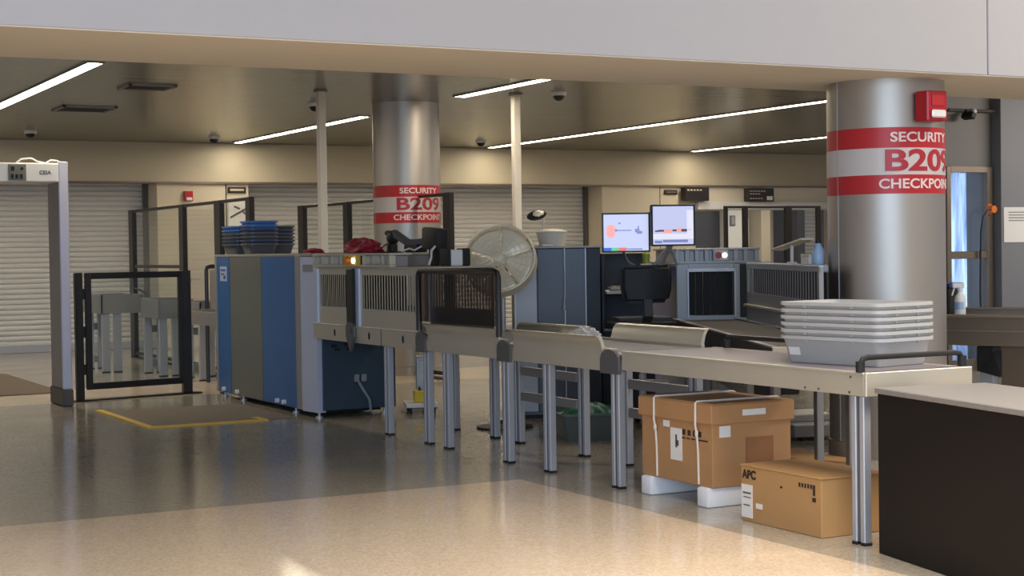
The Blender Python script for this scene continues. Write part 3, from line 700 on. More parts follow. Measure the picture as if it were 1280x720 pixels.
for x in (XL+0.012, XR-0.012):
    grille(h1, x, 11.72, 12.46, 0.80, 1.25, 0.94, 1.20, 15)
    grille(h1, x, 10.46, 11.56, 0.80, 1.25, 0.94, 1.20, 20)
MB().box(XL-0.004, XL+0.03, 11.56, 11.64, 0.80, 1.25, 0.004).build('bright_stile', 'corner', h1)
MB().box(XL-0.004, XL+0.03, 12.44, 12.52, 0.80, 1.25, 0.004).build('bright_stile', 'corner', h1)
MB().box(XL+0.05, XR-0.02, 12.42, 12.44, 0.79, 1.25).build('tunnel_shade_sheet', 'darkvoid', h1)  # black sheet added to darken the tunnel behind the grille
MB().box(XR-0.03, XR-0.022, 11.98, 12.42, 0.80, 1.25).build('shade_liner', 'rubber', h1)  # dark sheet standing in for shade inside the tunnel
MB().box(XL, XR, 10.44, 12.5, 1.25, 1.262, 0.003).build('roof_plate', 'panel', h1)
MB().box(XL-0.03, XL-0.004, 11.62, 11.75, 0.80, 1.245, 0.004).build('black_strap', 'rubber', h1)
q = MB(); q.prism([(11.60, 0.80), (11.60, 0.72), (11.68, 0.60), (11.76, 0.72), (11.76, 0.80), (11.73, 0.83), (11.63, 0.83)], lambda u, v, k: Vector((XL-0.035+0.02*k, u, v))); q.cyl((XL-0.045, 11.66, 0.77), (XL-0.03, 11.66, 0.77), 0.02)
q.build('pointed_bracket', 'bracket', h1)
# louvred cap with stop button on the hood
lc = thing('louvred_cap', 'silver louvred cap with an orange stop button on the steel conveyor tunnel', 'vent cap', (5.15, 11.7, 1.262))
MB().box(XL+0.03, XR-0.02, 11.42, 12.5, 1.262, 1.35, 0.004).box(XL+0.03, XL+0.16, 10.98, 11.42, 1.262, 1.35, 0.004).build('core', 'alu_dull', lc)
MB().box(XL-0.01, XR, 11.40, 12.52, 1.35, 1.368, 0.004).box(XL-0.01, XL+0.18, 10.94, 11.40, 1.35, 1.368, 0.004).build('top_plate', 'panel', lc)
MB().box(XL-0.01, XL+0.04, 10.94, 12.52, 1.262, 1.28, 0.002).build('bottom_rail', 'panel', lc)
for y in (12.49, 12.29, 12.09, 11.90, 11.44, 11.25, 11.08, 10.96): MB().box(XL-0.01, XL+0.04, y-0.022, y+0.022, 1.28, 1.35, 0.003).build('fin', 'panel', lc)
MB().box(XL-0.02, XL+0.02, 11.56, 11.80, 1.27, 1.355, 0.004).build('button_plate', 'yellow', lc)
MB().cyl((XL-0.05, 11.71, 1.312), (XL-0.015, 11.71, 1.312), 0.03, 0.034).build('stop_button', 'orange', lc)
MB().cyl((XL-0.035, 11.60, 1.312), (XL-0.015, 11.60, 1.312), 0.022).build('lamp', 'led', lc)
add_leg(h1, 4.87, 11.10, 0.67); add_leg(h1, 4.87, 10.40, 0.67)
add_leg(h1, 5.42, 11.10, 0.67); add_leg(h1, 5.42, 10.44, 0.67)
jbracket(h1, XL, 10.39, 0.66, 0.81)

# smoked hood section
h2 = thing('conveyor_section', 'roller conveyor section behind the black framed smoked acrylic shield', 'conveyor', (5.14, 9.75, 0), 0)
skirt(h2, 9.16, 10.30); rollers(h2, 9.16, 10.30); sidewall(h2, XL, -1, 9.20, 10.29, 0.79, 0.87); sidewall(h2, XR, 1, 9.20, 10.15, 0.79, 0.86)
add_leg(h2, 4.86, 10.06, 0.67); add_leg(h2, 4.86, 9.17, 0.67); add_leg(h2, 5.42, 10.06, 0.67); add_leg(h2, 5.42, 9.16, 0.67)
jbracket(h2, XL, 9.125, 0.66, 0.80, 0.18)
for z in (0.52, 0.34): MB().box(5.40, 5.44, 9.22, 10.0, z-0.03, z+0.03, 0.004).build('stretcher', 'alu_dull', h2)
sh = thing('acrylic_shield', 'black framed smoked acrylic shield standing along the front of the rollers past the steel tunnel', 'shield', (XL-0.03, 9.8, 0.8))
XS = XL-0.035
MB().tube([(XS, 9.165, 0.815), (XS, 9.165, 1.20), (XS, 9.18, 1.228), (XS, 9.21, 1.238), (XS, 10.34, 1.238), (XS, 10.37, 1.228), (XS, 10.385, 1.20), (XS, 10.385, 0.815)], 0.02, 10).build('frame', 'black', sh)
MB().box(XS-0.004, XS+0.004, 9.18, 10.37, 0.882, 1.22).build('pane', 'smoke', sh)
MB().box(XS-0.008, XS+0.008, 10.235, 10.27, 0.882, 1.22, 0.003).build('stile', 'black', sh)

# next section with tall guide wall
h3 = thing('conveyor_section', 'roller conveyor section with curved steel guide walls beyond the long flat table', 'conveyor', (5.14, 8.45, 0))
skirt(h3, 7.82, 9.02); rollers(h3, 7.82, 9.02); sidewall(h3, XL, -1, 7.92, 8.99, 0.79, 0.875); sidewall(h3, XR, 1, 7.84, 8.85, 0.79, 0.895)
add_leg(h3, 4.86, 8.63, 0.67); add_leg(h3, 4.86, 7.83, 0.67); add_leg(h3, 5.42, 8.63, 0.67); add_leg(h3, 5.42, 7.86, 0.67)
jbracket(h3, XL, 7.83, 0.66, 0.80, 0.2)
for z in (0.52, 0.34): MB().box(5.40, 5.44, 7.92, 8.58, z-0.03, z+0.03, 0.004).build('stretcher', 'alu_dull', h3)

# long flat divesting table
dt = thing('divesting_table', 'long flat steel edged table holding the stack of pale grey bins', 'table', (5.14, 6.7, 0))
MB().box(XL, XR, 5.675, 7.72, 0.765, 0.79, 0.003).build('top', 'table_top', dt)
skirt(dt, 5.66, 7.72, 0.685, 0.792)
MB().box(XL-0.01, XR+0.012, 5.645, 5.665, 0.685, 0.794, 0.003).build('end_skirt', 'panel', dt)
q = MB()
for y, z in ((5.75, 0.77), (5.76, 0.70), (5.98, 0.70), (6.08, 0.70)): q.cyl((XL-0.014, y, z), (XL-0.009, y, z), 0.006)
q.build('screw', 'bracket', dt)
add_leg(dt, 4.86, 5.73, 0.685); add_leg(dt, 5.41, 5.73, 0.685)
def rail(t, p0, p1, name, zb, h):
    p0, p1 = Vector(p0), Vector(p1); d = (p1-p0).normalized()
    q = MB(); q.tube([p0+Vector((0, 0, zb)), p0+Vector((0, 0, zb+h*0.6)), p0+d*0.015+Vector((0, 0, zb+h*0.9)), p0+d*0.045+Vector((0, 0, zb+h)), p1-d*0.045+Vector((0, 0, zb+h)), p1-d*0.015+Vector((0, 0, zb+h*0.9)), p1+Vector((0, 0, zb+h*0.6)), p1+Vector((0, 0, zb))], 0.013, 10)
    o = q.build(name, 'black', t)
    for p in (p0, p1): MB().cyl(p+Vector((0, 0, zb)), p+Vector((0, 0, zb+h*0.75)), 0.021).build('socket', 'rubber', o)
rail(dt, (4.825, 5.69, 0), (5.44, 5.69, 0), 'end_rail', 0.795, 0.065)
rail(dt, (5.43, 7.56, 0), (5.43, 6.3, 0), 'back_rail', 0.795, 0.065)

# ------------------------------------------------------------------ pale grey bins on the divesting table
def bin_mesh(lx, ly, h, taper, rim, th=0.0035, rad=0.05, ribs=True, m='bin'):
    """open tray: rounded tapered walls, rolled rim, base at z=0"""
    def ring(hx, hy, r):
        pts = []
        for cx, cy, a0 in ((hx-r, hy-r, 0), (-hx+r, hy-r, 90), (-hx+r, -hy+r, 180), (hx-r, -hy+r, 270)):
            for k in range(5):
                a = R(a0+k*22.5); pts.append((cx+r*math.cos(a), cy+r*math.sin(a)))
        return pts
    prof = [(-taper, 0.0), (-taper*0.85, 0.012), (0.0, h-0.018), (rim, h-0.016), (rim, h), (-0.001, h), (-th-taper*0.85, 0.014), (-th-taper, 0.006)]
    b = MB(); bm = b.bm; rings = []
    for off, z in prof:
        rings.append([bm.verts.new((x, y, z)) for x, y in ring(lx/2+off, ly/2+off, max(0.012, rad+off))])
    n = len(rings[0])
    for i in range(len(rings)-1):
        for k in range(n): bm.faces.new((rings[i][k], rings[i][(k+1) % n], rings[i+1][(k+1) % n], rings[i+1][k]))
    bm.faces.new(rings[0][::-1]); bm.faces.new(rings[-1])
    return b
ordw = ['topmost', 'second from the top', 'third from the top', 'fourth from the top', 'fifth from the top', 'sixth from the top', 'seventh from the top', 'eighth from the top', 'ninth from the top']
NB = 6; PITCH = 0.0335
for k in range(NB):
    i = NB-1-k
    lab = 'pale grey bin at the bottom of the table stack, bearing a small white label' if k == 0 else 'pale grey bin, %s in the stack on the long table' % ordw[i]
    t = thing('security_bin', lab, 'bin', (5.235, 6.205, 0.792+PITCH*k), R(9), 'pale grey bins on the divesting table')
    bm_ = bin_mesh(0.40, 0.64, 0.135, 0.035, 0.016, m='bin'); o = bm_.build('tray', 'bin', t, world=False)
    for sx in (-1, 1):
        for y in (-0.15, 0.15): MB().box(sx*0.1975, sx*0.205, y-0.012, y+0.012, 0.105, 0.122, 0.002).build('handle_rib', 'bin', o, world=False)
    for sy in (-1, 1):
        for x in (-0.08, 0.08): MB().box(x-0.012, x+0.012, sy*0.3175, sy*0.325, 0.105, 0.122, 0.002).build('handle_rib', 'bin', o, world=False)
    if k == 0:
        MB().obox((-0.1855, 0.235, 0.058), (0.003, 0.07, 0.04), Matrix.Rotation(R(-15.8), 3, 'Y')).build('label', 'paper', o, world=False)

# ------------------------------------------------------------------ bins on the x-ray machine
def xstack(x, y, n, pitch, rz, name, blue_top, size):
    for k in range(n):
        i = n-1-k
        top = i == 0
        lab = ('%s bin on top of the %s' % ('blue' if blue_top else 'dark', name)) if top else ('%s bin, %s in the %s' % ('blue' if blue_top and i < 2 else 'dark', ordw[i], name))
        t = thing('security_bin', lab, 'bin', (x, y, 1.3755+pitch*k), rz, 'bins on the x-ray machine')
        mt = 'bin_blue' if (blue_top and i < 2) else ('bin_mid' if k % 3 == 1 else 'bin_dark')
        o = bin_mesh(size[0], size[1], 0.10, 0.03, 0.014).build('tray', mt, t, world=False)
        MB().box(-0.02, 0.02, -size[1]/2-0.016, -size[1]/2+0.002, 0.086, 0.094, 0.001).build('handle_lip', mt, o, world=False)
xstack(5.05, 14.96, 6, 0.034, R(4), 'shorter stack on the x-ray machine', True, (0.30, 0.34))
xstack(5.06, 14.52, 7, 0.035, R(-3), 'taller stack on the x-ray machine', True, (0.28, 0.30))
xstack(5.38, 14.88, 6, 0.034, R(2), 'dark stack behind the taller blue-topped one', False, (0.24, 0.28))

# ------------------------------------------------------------------ things lying on the hood and machine
def lump(name, c, s, m, seed, amp=0.35, sc_=2.5, n=48):
    t = bmesh.new(); bmesh.ops.create_icosphere(t, subdivisions=4, radius=1)
    for v in t.verts:
        d = 1+amp*noise.noise(v.co*sc_+Vector((seed, 0, 0)))+0.12*noise.noise(v.co*7+Vector((0, seed, 0)))
        v.co = v.co*d
        v.co.z = max(v.co.z, -0.35)
        v.co = Vector((v.co.x*s[0], v.co.y*s[1], (v.co.z+0.35)*s[2]))+Vector(c)
    b = MB(); b._merge(t); return b.build(name, m)
solo(lump('red_bag', (5.08, 12.05, 1.3685), (0.12, 0.25, 0.085), 'red', 3.1), 'crumpled red cloth bag on the louvred cap', 'bag')
solo(lump('red_cloth', (4.95, 12.82, 1.376), (0.07, 0.15, 0.028), 'red', 8.4), 'small folded red cloth on the corner of the blue x-ray machine', 'cloth')
be = thing('equipment_bracket', 'black jointed equipment bracket with cables on the steel tunnel roof', 'bracket', (5.3, 11.3, 1.3685))
q = MB(); q.box(5.24, 5.36, 11.88, 12.08, 1.3685, 1.38, 0.003).box(5.29, 5.33, 11.93, 11.97, 1.378, 1.44, 0.003).box(5.28, 5.34, 12.0, 12.04, 1.378, 1.44, 0.003); q.build('foot_post', 'black', be)
MB().sphere((5.31, 11.98, 1.49), 0.06, (0.8, 1.3, 1.0)).cyl((5.31, 12.1, 1.53), (5.31, 12.04, 1.53), 0.02).build('clamp', 'rubber', be)
MB().tube([(5.31, 12.03, 1.46), (5.30, 12.13, 1.43), (5.29, 12.24, 1.385)], 0.009).build('lever', 'bracket', be)
MB().bar((5.31, 11.95, 1.53), (5.31, 11.66, 1.44), 0.05, 0.055, 0.008).bar((5.31, 11.68, 1.445), (5.31, 11.28, 1.455), 0.05, 0.05, 0.008).build('arm', 'slate', be)
MB().box(5.26, 5.36, 11.42, 11.66, 1.369, 1.43, 0.01).build('base_block', 'rubber', be)
MB().obox((5.30, 11.17, 1.47), (0.10, 0.28, 0.17), Matrix.Rotation(R(4), 3, 'X'), 0.02, 2).box(5.27, 5.33, 11.12, 11.22, 1.263, 1.42, 0.008).build('head', 'rubber', be)
MB().tube([(5.28, 11.30, 1.43), (5.22, 11.37, 1.385), (5.2, 11.42, 1.40), (5.18, 11.52, 1.378)], 0.007).tube([(5.28, 11.08, 1.43), (5.2, 11.02, 1.38), (5.18, 10.98, 1.33), (5.15, 10.96, 1.272)], 0.009).build('cable', 'white', be)
bx = thing('equipment_case', 'small white case with black end caps on the tunnel roof beside the fan', 'case', (5.3, 10.86, 1.262))
MB().box(5.26, 5.36, 10.80, 10.92, 1.263, 1.385, 0.008).build('body', 'white', bx)
for a, b_ in ((5.22, 5.259), (5.361, 5.42)): MB().box(a, b_, 10.795, 10.925, 1.263, 1.395, 0.008).build('end_cap', 'rubber', bx)
pp = solo(lump('paper_wrap', (5.36, 9.02, 0.79), (0.05, 0.16, 0.05), 'paper', 12.0, 0.5, 3.0), 'crumpled white paper on the rollers behind the guide wall', 'paper')

# ================================================================== CARTONS UNDER THE TABLE
b1 = thing('cardboard_carton', 'tall lidded cardboard carton with white straps raised on foam blocks under the table', 'carton', (5.15, 7.28, 0.105))
MB().box(4.885, 5.40, 6.94, 7.62, 0.105, 0.47, 0.004).build('body', 'card', b1)
MB().box(4.87, 5.415, 6.925, 7.635, 0.44, 0.545, 0.005).box(4.878, 5.408, 6.935, 7.63, 0.54, 0.55, 0.003).build('lid', 'card', b1)
for y in (7.06, 7.46):
    q = MB(); q.tube([(4.879, y, 0.115), (4.880, y+0.004, 0.28), (4.872, y, 0.37), (4.865, y+0.006, 0.43), (4.863, y, 0.548), (4.872, y, 0.555), (5.40, y, 0.555), (5.42, y, 0.545), (5.42, y, 0.43), (5.405, y, 0.40), (5.405, y, 0.115)], 0.006, 6)
    q.sphere((4.868, y, 0.385), 0.013, (0.6, 1, 1.6), 8); q.build('strap', 'strap', b1)
lb = MB().box(4.882, 4.885, 7.22, 7.33, 0.22, 0.395).build('label', 'paper', b1)
MB().box(4.880, 4.8825, 7.265, 7.28, 0.29, 0.36).box(4.880, 4.8825, 7.25, 7.27, 0.30, 0.33).build('print', 'bracket', lb)
MB().box(4.882, 4.885, 7.34, 7.40, 0.395, 0.43).build('label', 'paper', b1)
q = MB()
for k in range(4): q.box(4.8825, 4.8855, 7.19-k*0.05, 7.215-k*0.05, 0.365, 0.395); q.box(4.8825, 4.8855, 7.19-k*0.045, 7.22-k*0.045, 0.345, 0.352)
q.box(4.8825, 4.8855, 6.98, 7.06, 0.345, 0.352); q.build('print_marks', 'print', b1)
MB().box(5.07, 5.22, 6.922, 6.926, 0.48, 0.512).build('label', 'paper', b1)
MB().box(4.93, 5.0, 6.936, 6.941, 0.37, 0.43).build('label', 'paper', b1)
MB().box(5.10, 5.28, 6.937, 6.941, 0.20, 0.36).build('side_window', 'card_patch', b1)
for ya, yb, lab in ((6.955, 7.055, 'white foam block under the near end of the strapped carton'), (7.50, 7.60, 'white foam block under the far end of the strapped carton')):
    fb_ = MB(); fb_.box(4.86, 5.38, ya, yb, 0, 0.105, 0.012, 2); solo(fb_.build('foam_block', 'foam'), lab, 'foam block', 'foam blocks under the carton')
b2 = thing('cardboard_carton', 'low tan carton marked APC on the floor behind the near table leg', 'carton', (5.0, 6.25, 0))
MB().box(4.80, 5.20, 5.945, 6.575, 0, 0.278, 0.004).build('body', 'card_pale', b2)
MB().box(4.797, 5.0, 5.94, 6.58, 0.276, 0.283, 0.002).box(5.003, 5.203, 5.94, 6.58, 0.276, 0.283, 0.002).build('top_flap', 'card_pale', b2)
text_on('APC', 0.058, (4.798, 6.505, 0.235), (0, -1, 0), (0, 0, 1), 'print', b2, depth=0.0006, bold=0.0025)
lb = MB().box(4.797, 4.80, 6.48, 6.568, 0.02, 0.185).build('label', 'paper', b2)
MB().box(4.7955, 4.7975, 6.49, 6.55, 0.12, 0.125).box(4.7955, 4.7975, 6.49, 6.555, 0.14, 0.148).box(4.7955, 4.7975, 6.50, 6.55, 0.08, 0.086).build('print', 'bracket', lb)
MB().box(4.797, 4.80, 6.40, 6.45, 0.075, 0.10).build('label', 'paper', b2)
q = MB()
for k in range(5): q.box(4.7975, 4.80, 6.10-k*0.022, 6.112-k*0.022, 0.225, 0.245)
q.build('print_line', 'print', b2)
for (a, b_, c, d) in ((5.99, 6.005, 0.195, 0.245), (5.985, 6.01, 0.165, 0.185), (6.24, 6.255, 0.2, 0.21)): MB().box(4.7975, 4.80, a, b_, c, d).build('print_mark', 'print', b2)
cs = MB(); cs.prism([(6.36, 8.40), (6.60, 7.90), (6.74, 7.98), (6.70, 8.40), (6.80, 8.62), (6.62, 8.72)], lambda u, v, k: Vector((u, v, 0.001+0.012*k)))
solo(cs.build('cardboard_sheet', 'card_pale'), 'flattened pale cardboard sheet lying on the floor beside the large column base', 'cardboard')

# ================================================================== DARK DESK AT THE RIGHT
dk = thing('desk', 'dark brown panelled desk with grey top in the right foreground', 'desk', (4.785, 5.53, 0), R(-10.7))
MB().box(0.0, 0.03, -2.3, 0.0, 0.0, 0.712, 0.003).build('side_panel', 'desk', dk, world=False)
MB().box(0.03, 0.54, -0.035, -0.005, 0.0, 0.712, 0.003).box(0.03, 0.54, -2.29, -2.26, 0.0, 0.712, 0.003).build('end_panel', 'desk', dk, world=False)
MB().box(0.51, 0.535, -2.26, -0.035, 0.25, 0.712, 0.003).build('back_panel', 'desk', dk, world=False)
MB().box(-0.01, 0.56, -2.32, 0.012, 0.712, 0.738, 0.004).build('top', 'desk_top', dk, world=False)

# ================================================================== LANE TWO (turned about 26 degrees)
L2 = (7.356, 10.925, 0); A2 = R(-25.6)
L2M = Matrix.Translation(L2) @ Matrix.Rotation(A2, 4, 'Z')
def at2(x, y, z=0.0): return tuple(L2M @ Vector((x, y, z)))
x2 = thing('xray_machine', 'grey x-ray baggage scanner with a black tunnel mouth behind the office chair', 'x-ray machine', L2, A2)
B = lambda: MB()
q = B(); q.box(0.0, 0.10, 0, 0.04, 0.06, 1.24, 0.004); q.box(0.47, 0.80, 0, 0.04, 0.06, 1.24, 0.004); q.box(0.10, 0.47, 0, 0.04, 1.175, 1.24); q.box(0.10, 0.47, 0, 0.04, 0.06, 0.818)
q.build('front_panel', 'machine', x2, world=False)
q = B(); q.box(0.085, 0.10, -0.015, 0.01, 0.80, 1.19, 0.002); q.box(0.47, 0.485, -0.015, 0.01, 0.80, 1.19, 0.002); q.box(0.085, 0.485, -0.015, 0.01, 1.175, 1.20, 0.002); q.build('tunnel_frame', 'alu', x2, world=False)
B().box(0.03, 0.80, 0.04, 2.2, 1.18, 1.25).box(0.04, 0.10, 0.04, 2.2, 0.06, 1.2).box(0.47, 0.80, 0.04, 2.2, 0.06, 1.2).build('cabinet_body', 'machine', x2, world=False)
B().box(0.0, 0.04, 0.04, 2.2, 0.06, 1.25, 0.004).build('side_panel', 'navy_bright', x2, world=False)
q = B()
for k in range(6): q.box(0.105+k*0.061, 0.163+k*0.061, 0.06+0.004*(k % 2), 0.066+0.004*(k % 2), 0.82, 1.174)
q.build('curtain', 'darkvoid', x2, world=False)
B().box(0.52, 0.60, -0.012, 0.0, 0.80, 1.235, 0.003).build('black_strap', 'rubber', x2, world=False)
for x in (0.06, 0.74):
    for y in (0.08, 2.1): B().cyl((x, y, 0), (x, y, 0.07), 0.025).build('levelling_foot', 'alu', x2, world=False)
q = B(); q.box(0.02, 0.66, 0.05, 1.4, 1.25, 1.35, 0.004); q.box(-0.005, 0.69, 0.0, 1.42, 1.35, 1.368, 0.003); q.box(-0.005, 0.69, 0.0, 0.04, 1.245, 1.262)
lc2 = q.build('louvred_cap', 'alu_dull', x2, world=False)
for x in (0.01, 0.09, 0.17, 0.25, 0.49, 0.57, 0.66): B().box(x-0.018, x+0.018, 0.0, 0.05, 1.26, 1.352, 0.003).build('fin', 'machine', lc2, world=False)
B().box(0.30, 0.43, -0.005, 0.03, 1.262, 1.35, 0.004).build('button_plate', 'machine', lc2, world=False)
B().cyl((0.345, -0.03, 1.308), (0.345, 0.0, 1.308), 0.026).build('stop_button', 'alarm_red', lc2, world=False)
B().cyl((0.395, -0.02, 1.308), (0.395, 0.0, 1.308), 0.02).build('lamp', 'led', lc2, world=False)
# lane two conveyor bed
c2 = thing('conveyor', 'dark belted conveyor running out of the black tunnel mouth towards the pale bins', 'conveyor', at2(0.2, -2.0), A2)
def bx2(b, x0, x1, y0, y1, z0, z1, bev=0.0):
    return b.box(x0-0.2, x1-0.2, y0+2.0, y1+2.0, z0, z1, bev)
bx2(B(), -0.01, 0.47, -3.95, -0.03, 0.755, 0.785, 0.003).build('belt', 'belt', c2, world=False)
bx2(B(), -0.035, -0.01, -3.95, -0.03, 0.60, 0.79, 0.003).build('side_rail', 'belt_black', c2, world=False)
bx2(B(), 0.47, 0.495, -3.95, -0.03, 0.60, 0.79, 0.003).build('side_rail', 'belt_black', c2, world=False)
bx2(B(), -0.04, -0.005, -3.95, -0.03, 0.79, 0.802, 0.002).build('edge_strip', 'alu_dull', c2, world=False)
bx2(B(), -0.04, 0.50, -3.975, -3.95, 0.60, 0.80, 0.003).build('end_plate', 'panel', c2, world=False)
bx2(B(), 0.05, 0.42, -2.6, -1.9, 0.40, 0.60, 0.006).build('motor_box', 'belt_black', c2, world=False)
for y in (-0.5, -1.7, -3.0, -3.8):
    for x in (0.01, 0.45):
        q = B(); bx2(q, x-0.022, x+0.022, y-0.045, y+0.045, 0.012, 0.755, 0.004); o = q.build('leg', 'alu_dull', c2, world=False)
        bx2(B(), x-0.03, x+0.03, y-0.05, y+0.05, 0, 0.014, 0.003).build('foot', 'rubber', o, world=False)
for z in (0.26, 0.46): bx2(B(), 0.0, 0.02, -3.0, -0.5, z-0.03, z+0.03, 0.003).build('stretcher', 'alu_dull', c2, world=False)
hd2 = thing('conveyor_hood', 'grey slotted side wall standing along the far edge of the dark belted conveyor', 'hood', at2(0.505, -1.6, 0.6), A2)
def bh2(b, x0, x1, y0, y1, z0, z1, bev=0.0): return b.box(x0-0.505, x1-0.505, y0+1.6, y1+1.6, z0-0.6, z1-0.6, bev)
q = B(); y0, y1 = -2.84, -0.40
bh2(q, 0.50, 0.512, y0, y1, 0.80, 1.015); bh2(q, 0.50, 0.512, y0, y1, 1.205, 1.232)
n = 30; pt = (y1-y0)/n
for k in range(n): bh2(q, 0.5105, 0.512, y0+k*pt, y0+k*pt+pt*(0.42 if k < n-2 else 1.0), 1.015, 1.205)
q.build('grille_panel', 'machine', hd2, world=False, smooth=False)
bh2(B(), 0.55, 0.56, y0, y1, 0.98, 1.20).build('shade_liner', 'rubber', hd2, world=False)  # dark board added so the slots look shaded
bh2(B(), 0.497, 0.53, y0, y1, 1.232, 1.248, 0.003).build('top_rail', 'alu', hd2, world=False)
bh2(B(), 0.47, 0.50, y0, y1, 0.905, 0.925, 0.003).build('lip', 'panel', hd2, world=False)
bh2(B(), 0.497, 0.53, y0, y0+0.04, 0.60, 1.24, 0.003).build('stile', 'alu_dull', hd2, world=False)
bh2(B(), 0.497, 0.53, y1-0.04, y1, 0.60, 1.24, 0.003).build('stile', 'alu_dull', hd2, world=False)
bh2(B(), 0.512, 0.62, -2.6, -0.7, 1.20, 1.248, 0.003).build('shelf', 'machine', hd2, world=False)
def lay2(x, y): return at2(x, y, 1.249)
t = thing('small_box', 'small white box on the shelf beside the large near column', 'box', lay2(0.565, -2.35), A2)
B().box(-0.045, 0.045, -0.12, 0.12, 0, 0.06, 0.004).build('body', 'white', t, world=False); B().box(-0.047, 0.047, -0.122, 0.122, 0.05, 0.068, 0.003).build('lid', 'offwhite', t, world=False)
t = thing('bottle', 'pale blue bottle standing on the shelf beside the large near column', 'bottle', lay2(0.57, -2.53))
B().lathe([(0.0, 0), (0.036, 0), (0.04, 0.01), (0.04, 0.09), (0.02, 0.125), (0.016, 0.14), (0, 0.14)], seg=20).build('body', 'bottle_blue', t, world=False); B().cyl((0, 0, 0.14), (0, 0, 0.165), 0.02).build('cap', 'rubber', t, world=False)
t = thing('slanted_tray', 'thin slanted white tray on a short stand above the grey slotted wall', 'tray', lay2(0.565, -1.75), A2)
B().bar((0, 0.5, 0.10), (0, -0.5, 0.17), 0.09, 0.014, 0.003).build('tray', 'offwhite', t, world=False)
B().box(-0.03, 0.03, -0.03, 0.03, 0, 0.012, 0.002).cyl((0, 0, 0.01), (0, 0, 0.13), 0.012).build('stand', 'white', t, world=False)

# dark cabinet, fan, console, chair, monitors
cb = thing('steel_cabinet', 'tall dark slate cabinet behind the silver fan', 'cabinet', at2(-0.97, 0.3), A2)
B().box(-0.35, 0.35, -0.28, 0.3, 0.03, 1.385, 0.004).build('carcass', 'slate', cb, world=False)
for a, b_, mt in ((-0.348, -0.17, 'machine'), (-0.163, 0.055, 'slate'), (0.062, 0.225, 'slate'), (0.232, 0.348, 'navy_dark')):
    B().box(a, b_, -0.302, -0.28, 0.06, 1.38, 0.003).build('door', mt, cb, world=False)
for x in (-0.348, 0.058, 0.228): B().box(x-0.004, x+0.004, -0.308, -0.30, 0.06, 1.385).build('bright_edge', 'alu', cb, world=False)
B().box(-0.36, 0.36, -0.31, 0.31, 1.385, 1.40, 0.003).build('top', 'trim', cb, world=False)
B().box(-0.33, 0.33, -0.25, 0.27, 0, 0.03).build('plinth', 'rubber', cb, world=False)
B().tube([(0.05, -0.315, 1.39), (0.052, -0.318, 1.1), (0.05, -0.318, 0.98)], 0.006).lathe([(0.008, 0.98), (0.018, 0.90), (0.016, 0.88), (0, 0.88)], c=(0.05, -0.322, 0), seg=12).build('hanging_cord', 'machine', cb, world=False)
t = thing('white_tub', 'white tub with a lid on top of the dark slate cabinet', 'tub', at2(-1.0, 0.2, 1.40), A2)
B().lathe([(0, 0), (0.10, 0), (0.125, 0.11), (0.13, 0.115), (0.13, 0.125), (0.06, 0.145), (0, 0.148)], seg=28).build('body', 'offwhite', t, world=False)
B().box(-0.09, 0.0, -0.16, -0.12, -0.0, 0.02, 0.004).build('tab', 'white', t, world=False)
t = thing('inspection_mirror', 'oval inspection mirror on a white rod standing on the dark cabinet', 'mirror', at2(-1.05, 0.47, 1.40), A2)
B().cyl((0, 0, 0), (0, 0, 0.012), 0.05).cyl((0, 0, 0.01), (0, 0, 0.30), 0.009).build('rod', 'offwhite', t, world=False)
o = B().sphere((-0.055, 0, 0.265), 0.085, (1.0, 0.9, 0.5), 24, Matrix.Rotation(R(-12), 3, 'Y')).build('rim', 'rubber', t, world=False)
B().sphere((-0.052, -0.012, 0.268), 0.074, (0.98, 0.9, 0.5), 24, Matrix.Rotation(R(-12), 3, 'Y')).build('mirror_glass', 'gal', o, world=False)
# fan
fc = Vector((5.74, 10.93, 1.295)); fn = thing('drum_fan', 'large silver drum fan on a stand behind the smoked acrylic shield', 'fan', (fc.x, fc.y, 0))
ax = Vector((-0.56, -0.74, 0.38)).normalized(); qf = Vector((0, 0, 1)).rotation_difference(ax)
FM = Matrix.Translation(fc) @ qf.to_matrix().to_4x4()
RF = 0.272
MB().lathe([(RF, -0.06), (RF+0.008, -0.055), (RF+0.008, 0.055), (RF, 0.06), (RF-0.006, 0.055), (RF-0.006, -0.055), (RF, -0.06)], seg=56, M4=FM).build('drum', 'gal', fn)
def fp(r_, a, z): return FM @ Vector((r_*math.cos(a), r_*math.sin(a), z))
for zz in (0.062, -0.062):
    q = MB()
    for r_ in (0.06, 0.10, 0.14, 0.18, 0.22, RF): q.tube([fp(r_, 2*math.pi*k/40, zz+0.02*(1-r_/RF)*(1 if zz > 0 else -1)) for k in range(40)], 0.0026, 5, closed=True)
    for k in range(20):
        a = 2*math.pi*k/20; q.tube([fp(0.03, a, zz*1.3), fp(0.14, a, zz*1.15), fp(RF, a, zz)], 0.0026, 5)
    g_ = q.build('guard', 'gal', fn)
MB().lathe([(0, 0.085), (0.035, 0.08), (0.045, 0.06), (0.045, -0.07), (0, -0.07)], seg=24, M4=FM).build('hub', 'gal', fn)
for k in range(5):
    a0 = 2*math.pi*k/5+0.3
    def bf(u, v, a0=a0):
        r_ = 0.045+0.21*v; a = a0+(u-0.5)*(1.22-0.15*(1-v)); return fp(r_, a, 0.03*(u-0.5)*(1.4-0.4*v)+0.01*math.sin(math.pi*u))
    q = MB(); q.grid(bf, 12, 8); o = q.build('blade', 'gal', fn)
    so = o.modifiers.new('thickness', 'SOLIDIFY'); so.thickness = 0.003
MB().sphere(tuple(FM @ Vector((0, 0, -0.11))), 0.06, (1, 1, 1), 16).cyl(tuple(FM @ Vector((0, 0, -0.06))), tuple(FM @ Vector((0, 0, -0.14))), 0.055).build('motor', 'bracket', fn)
pb = FM @ Vector((0, 0, -0.11))
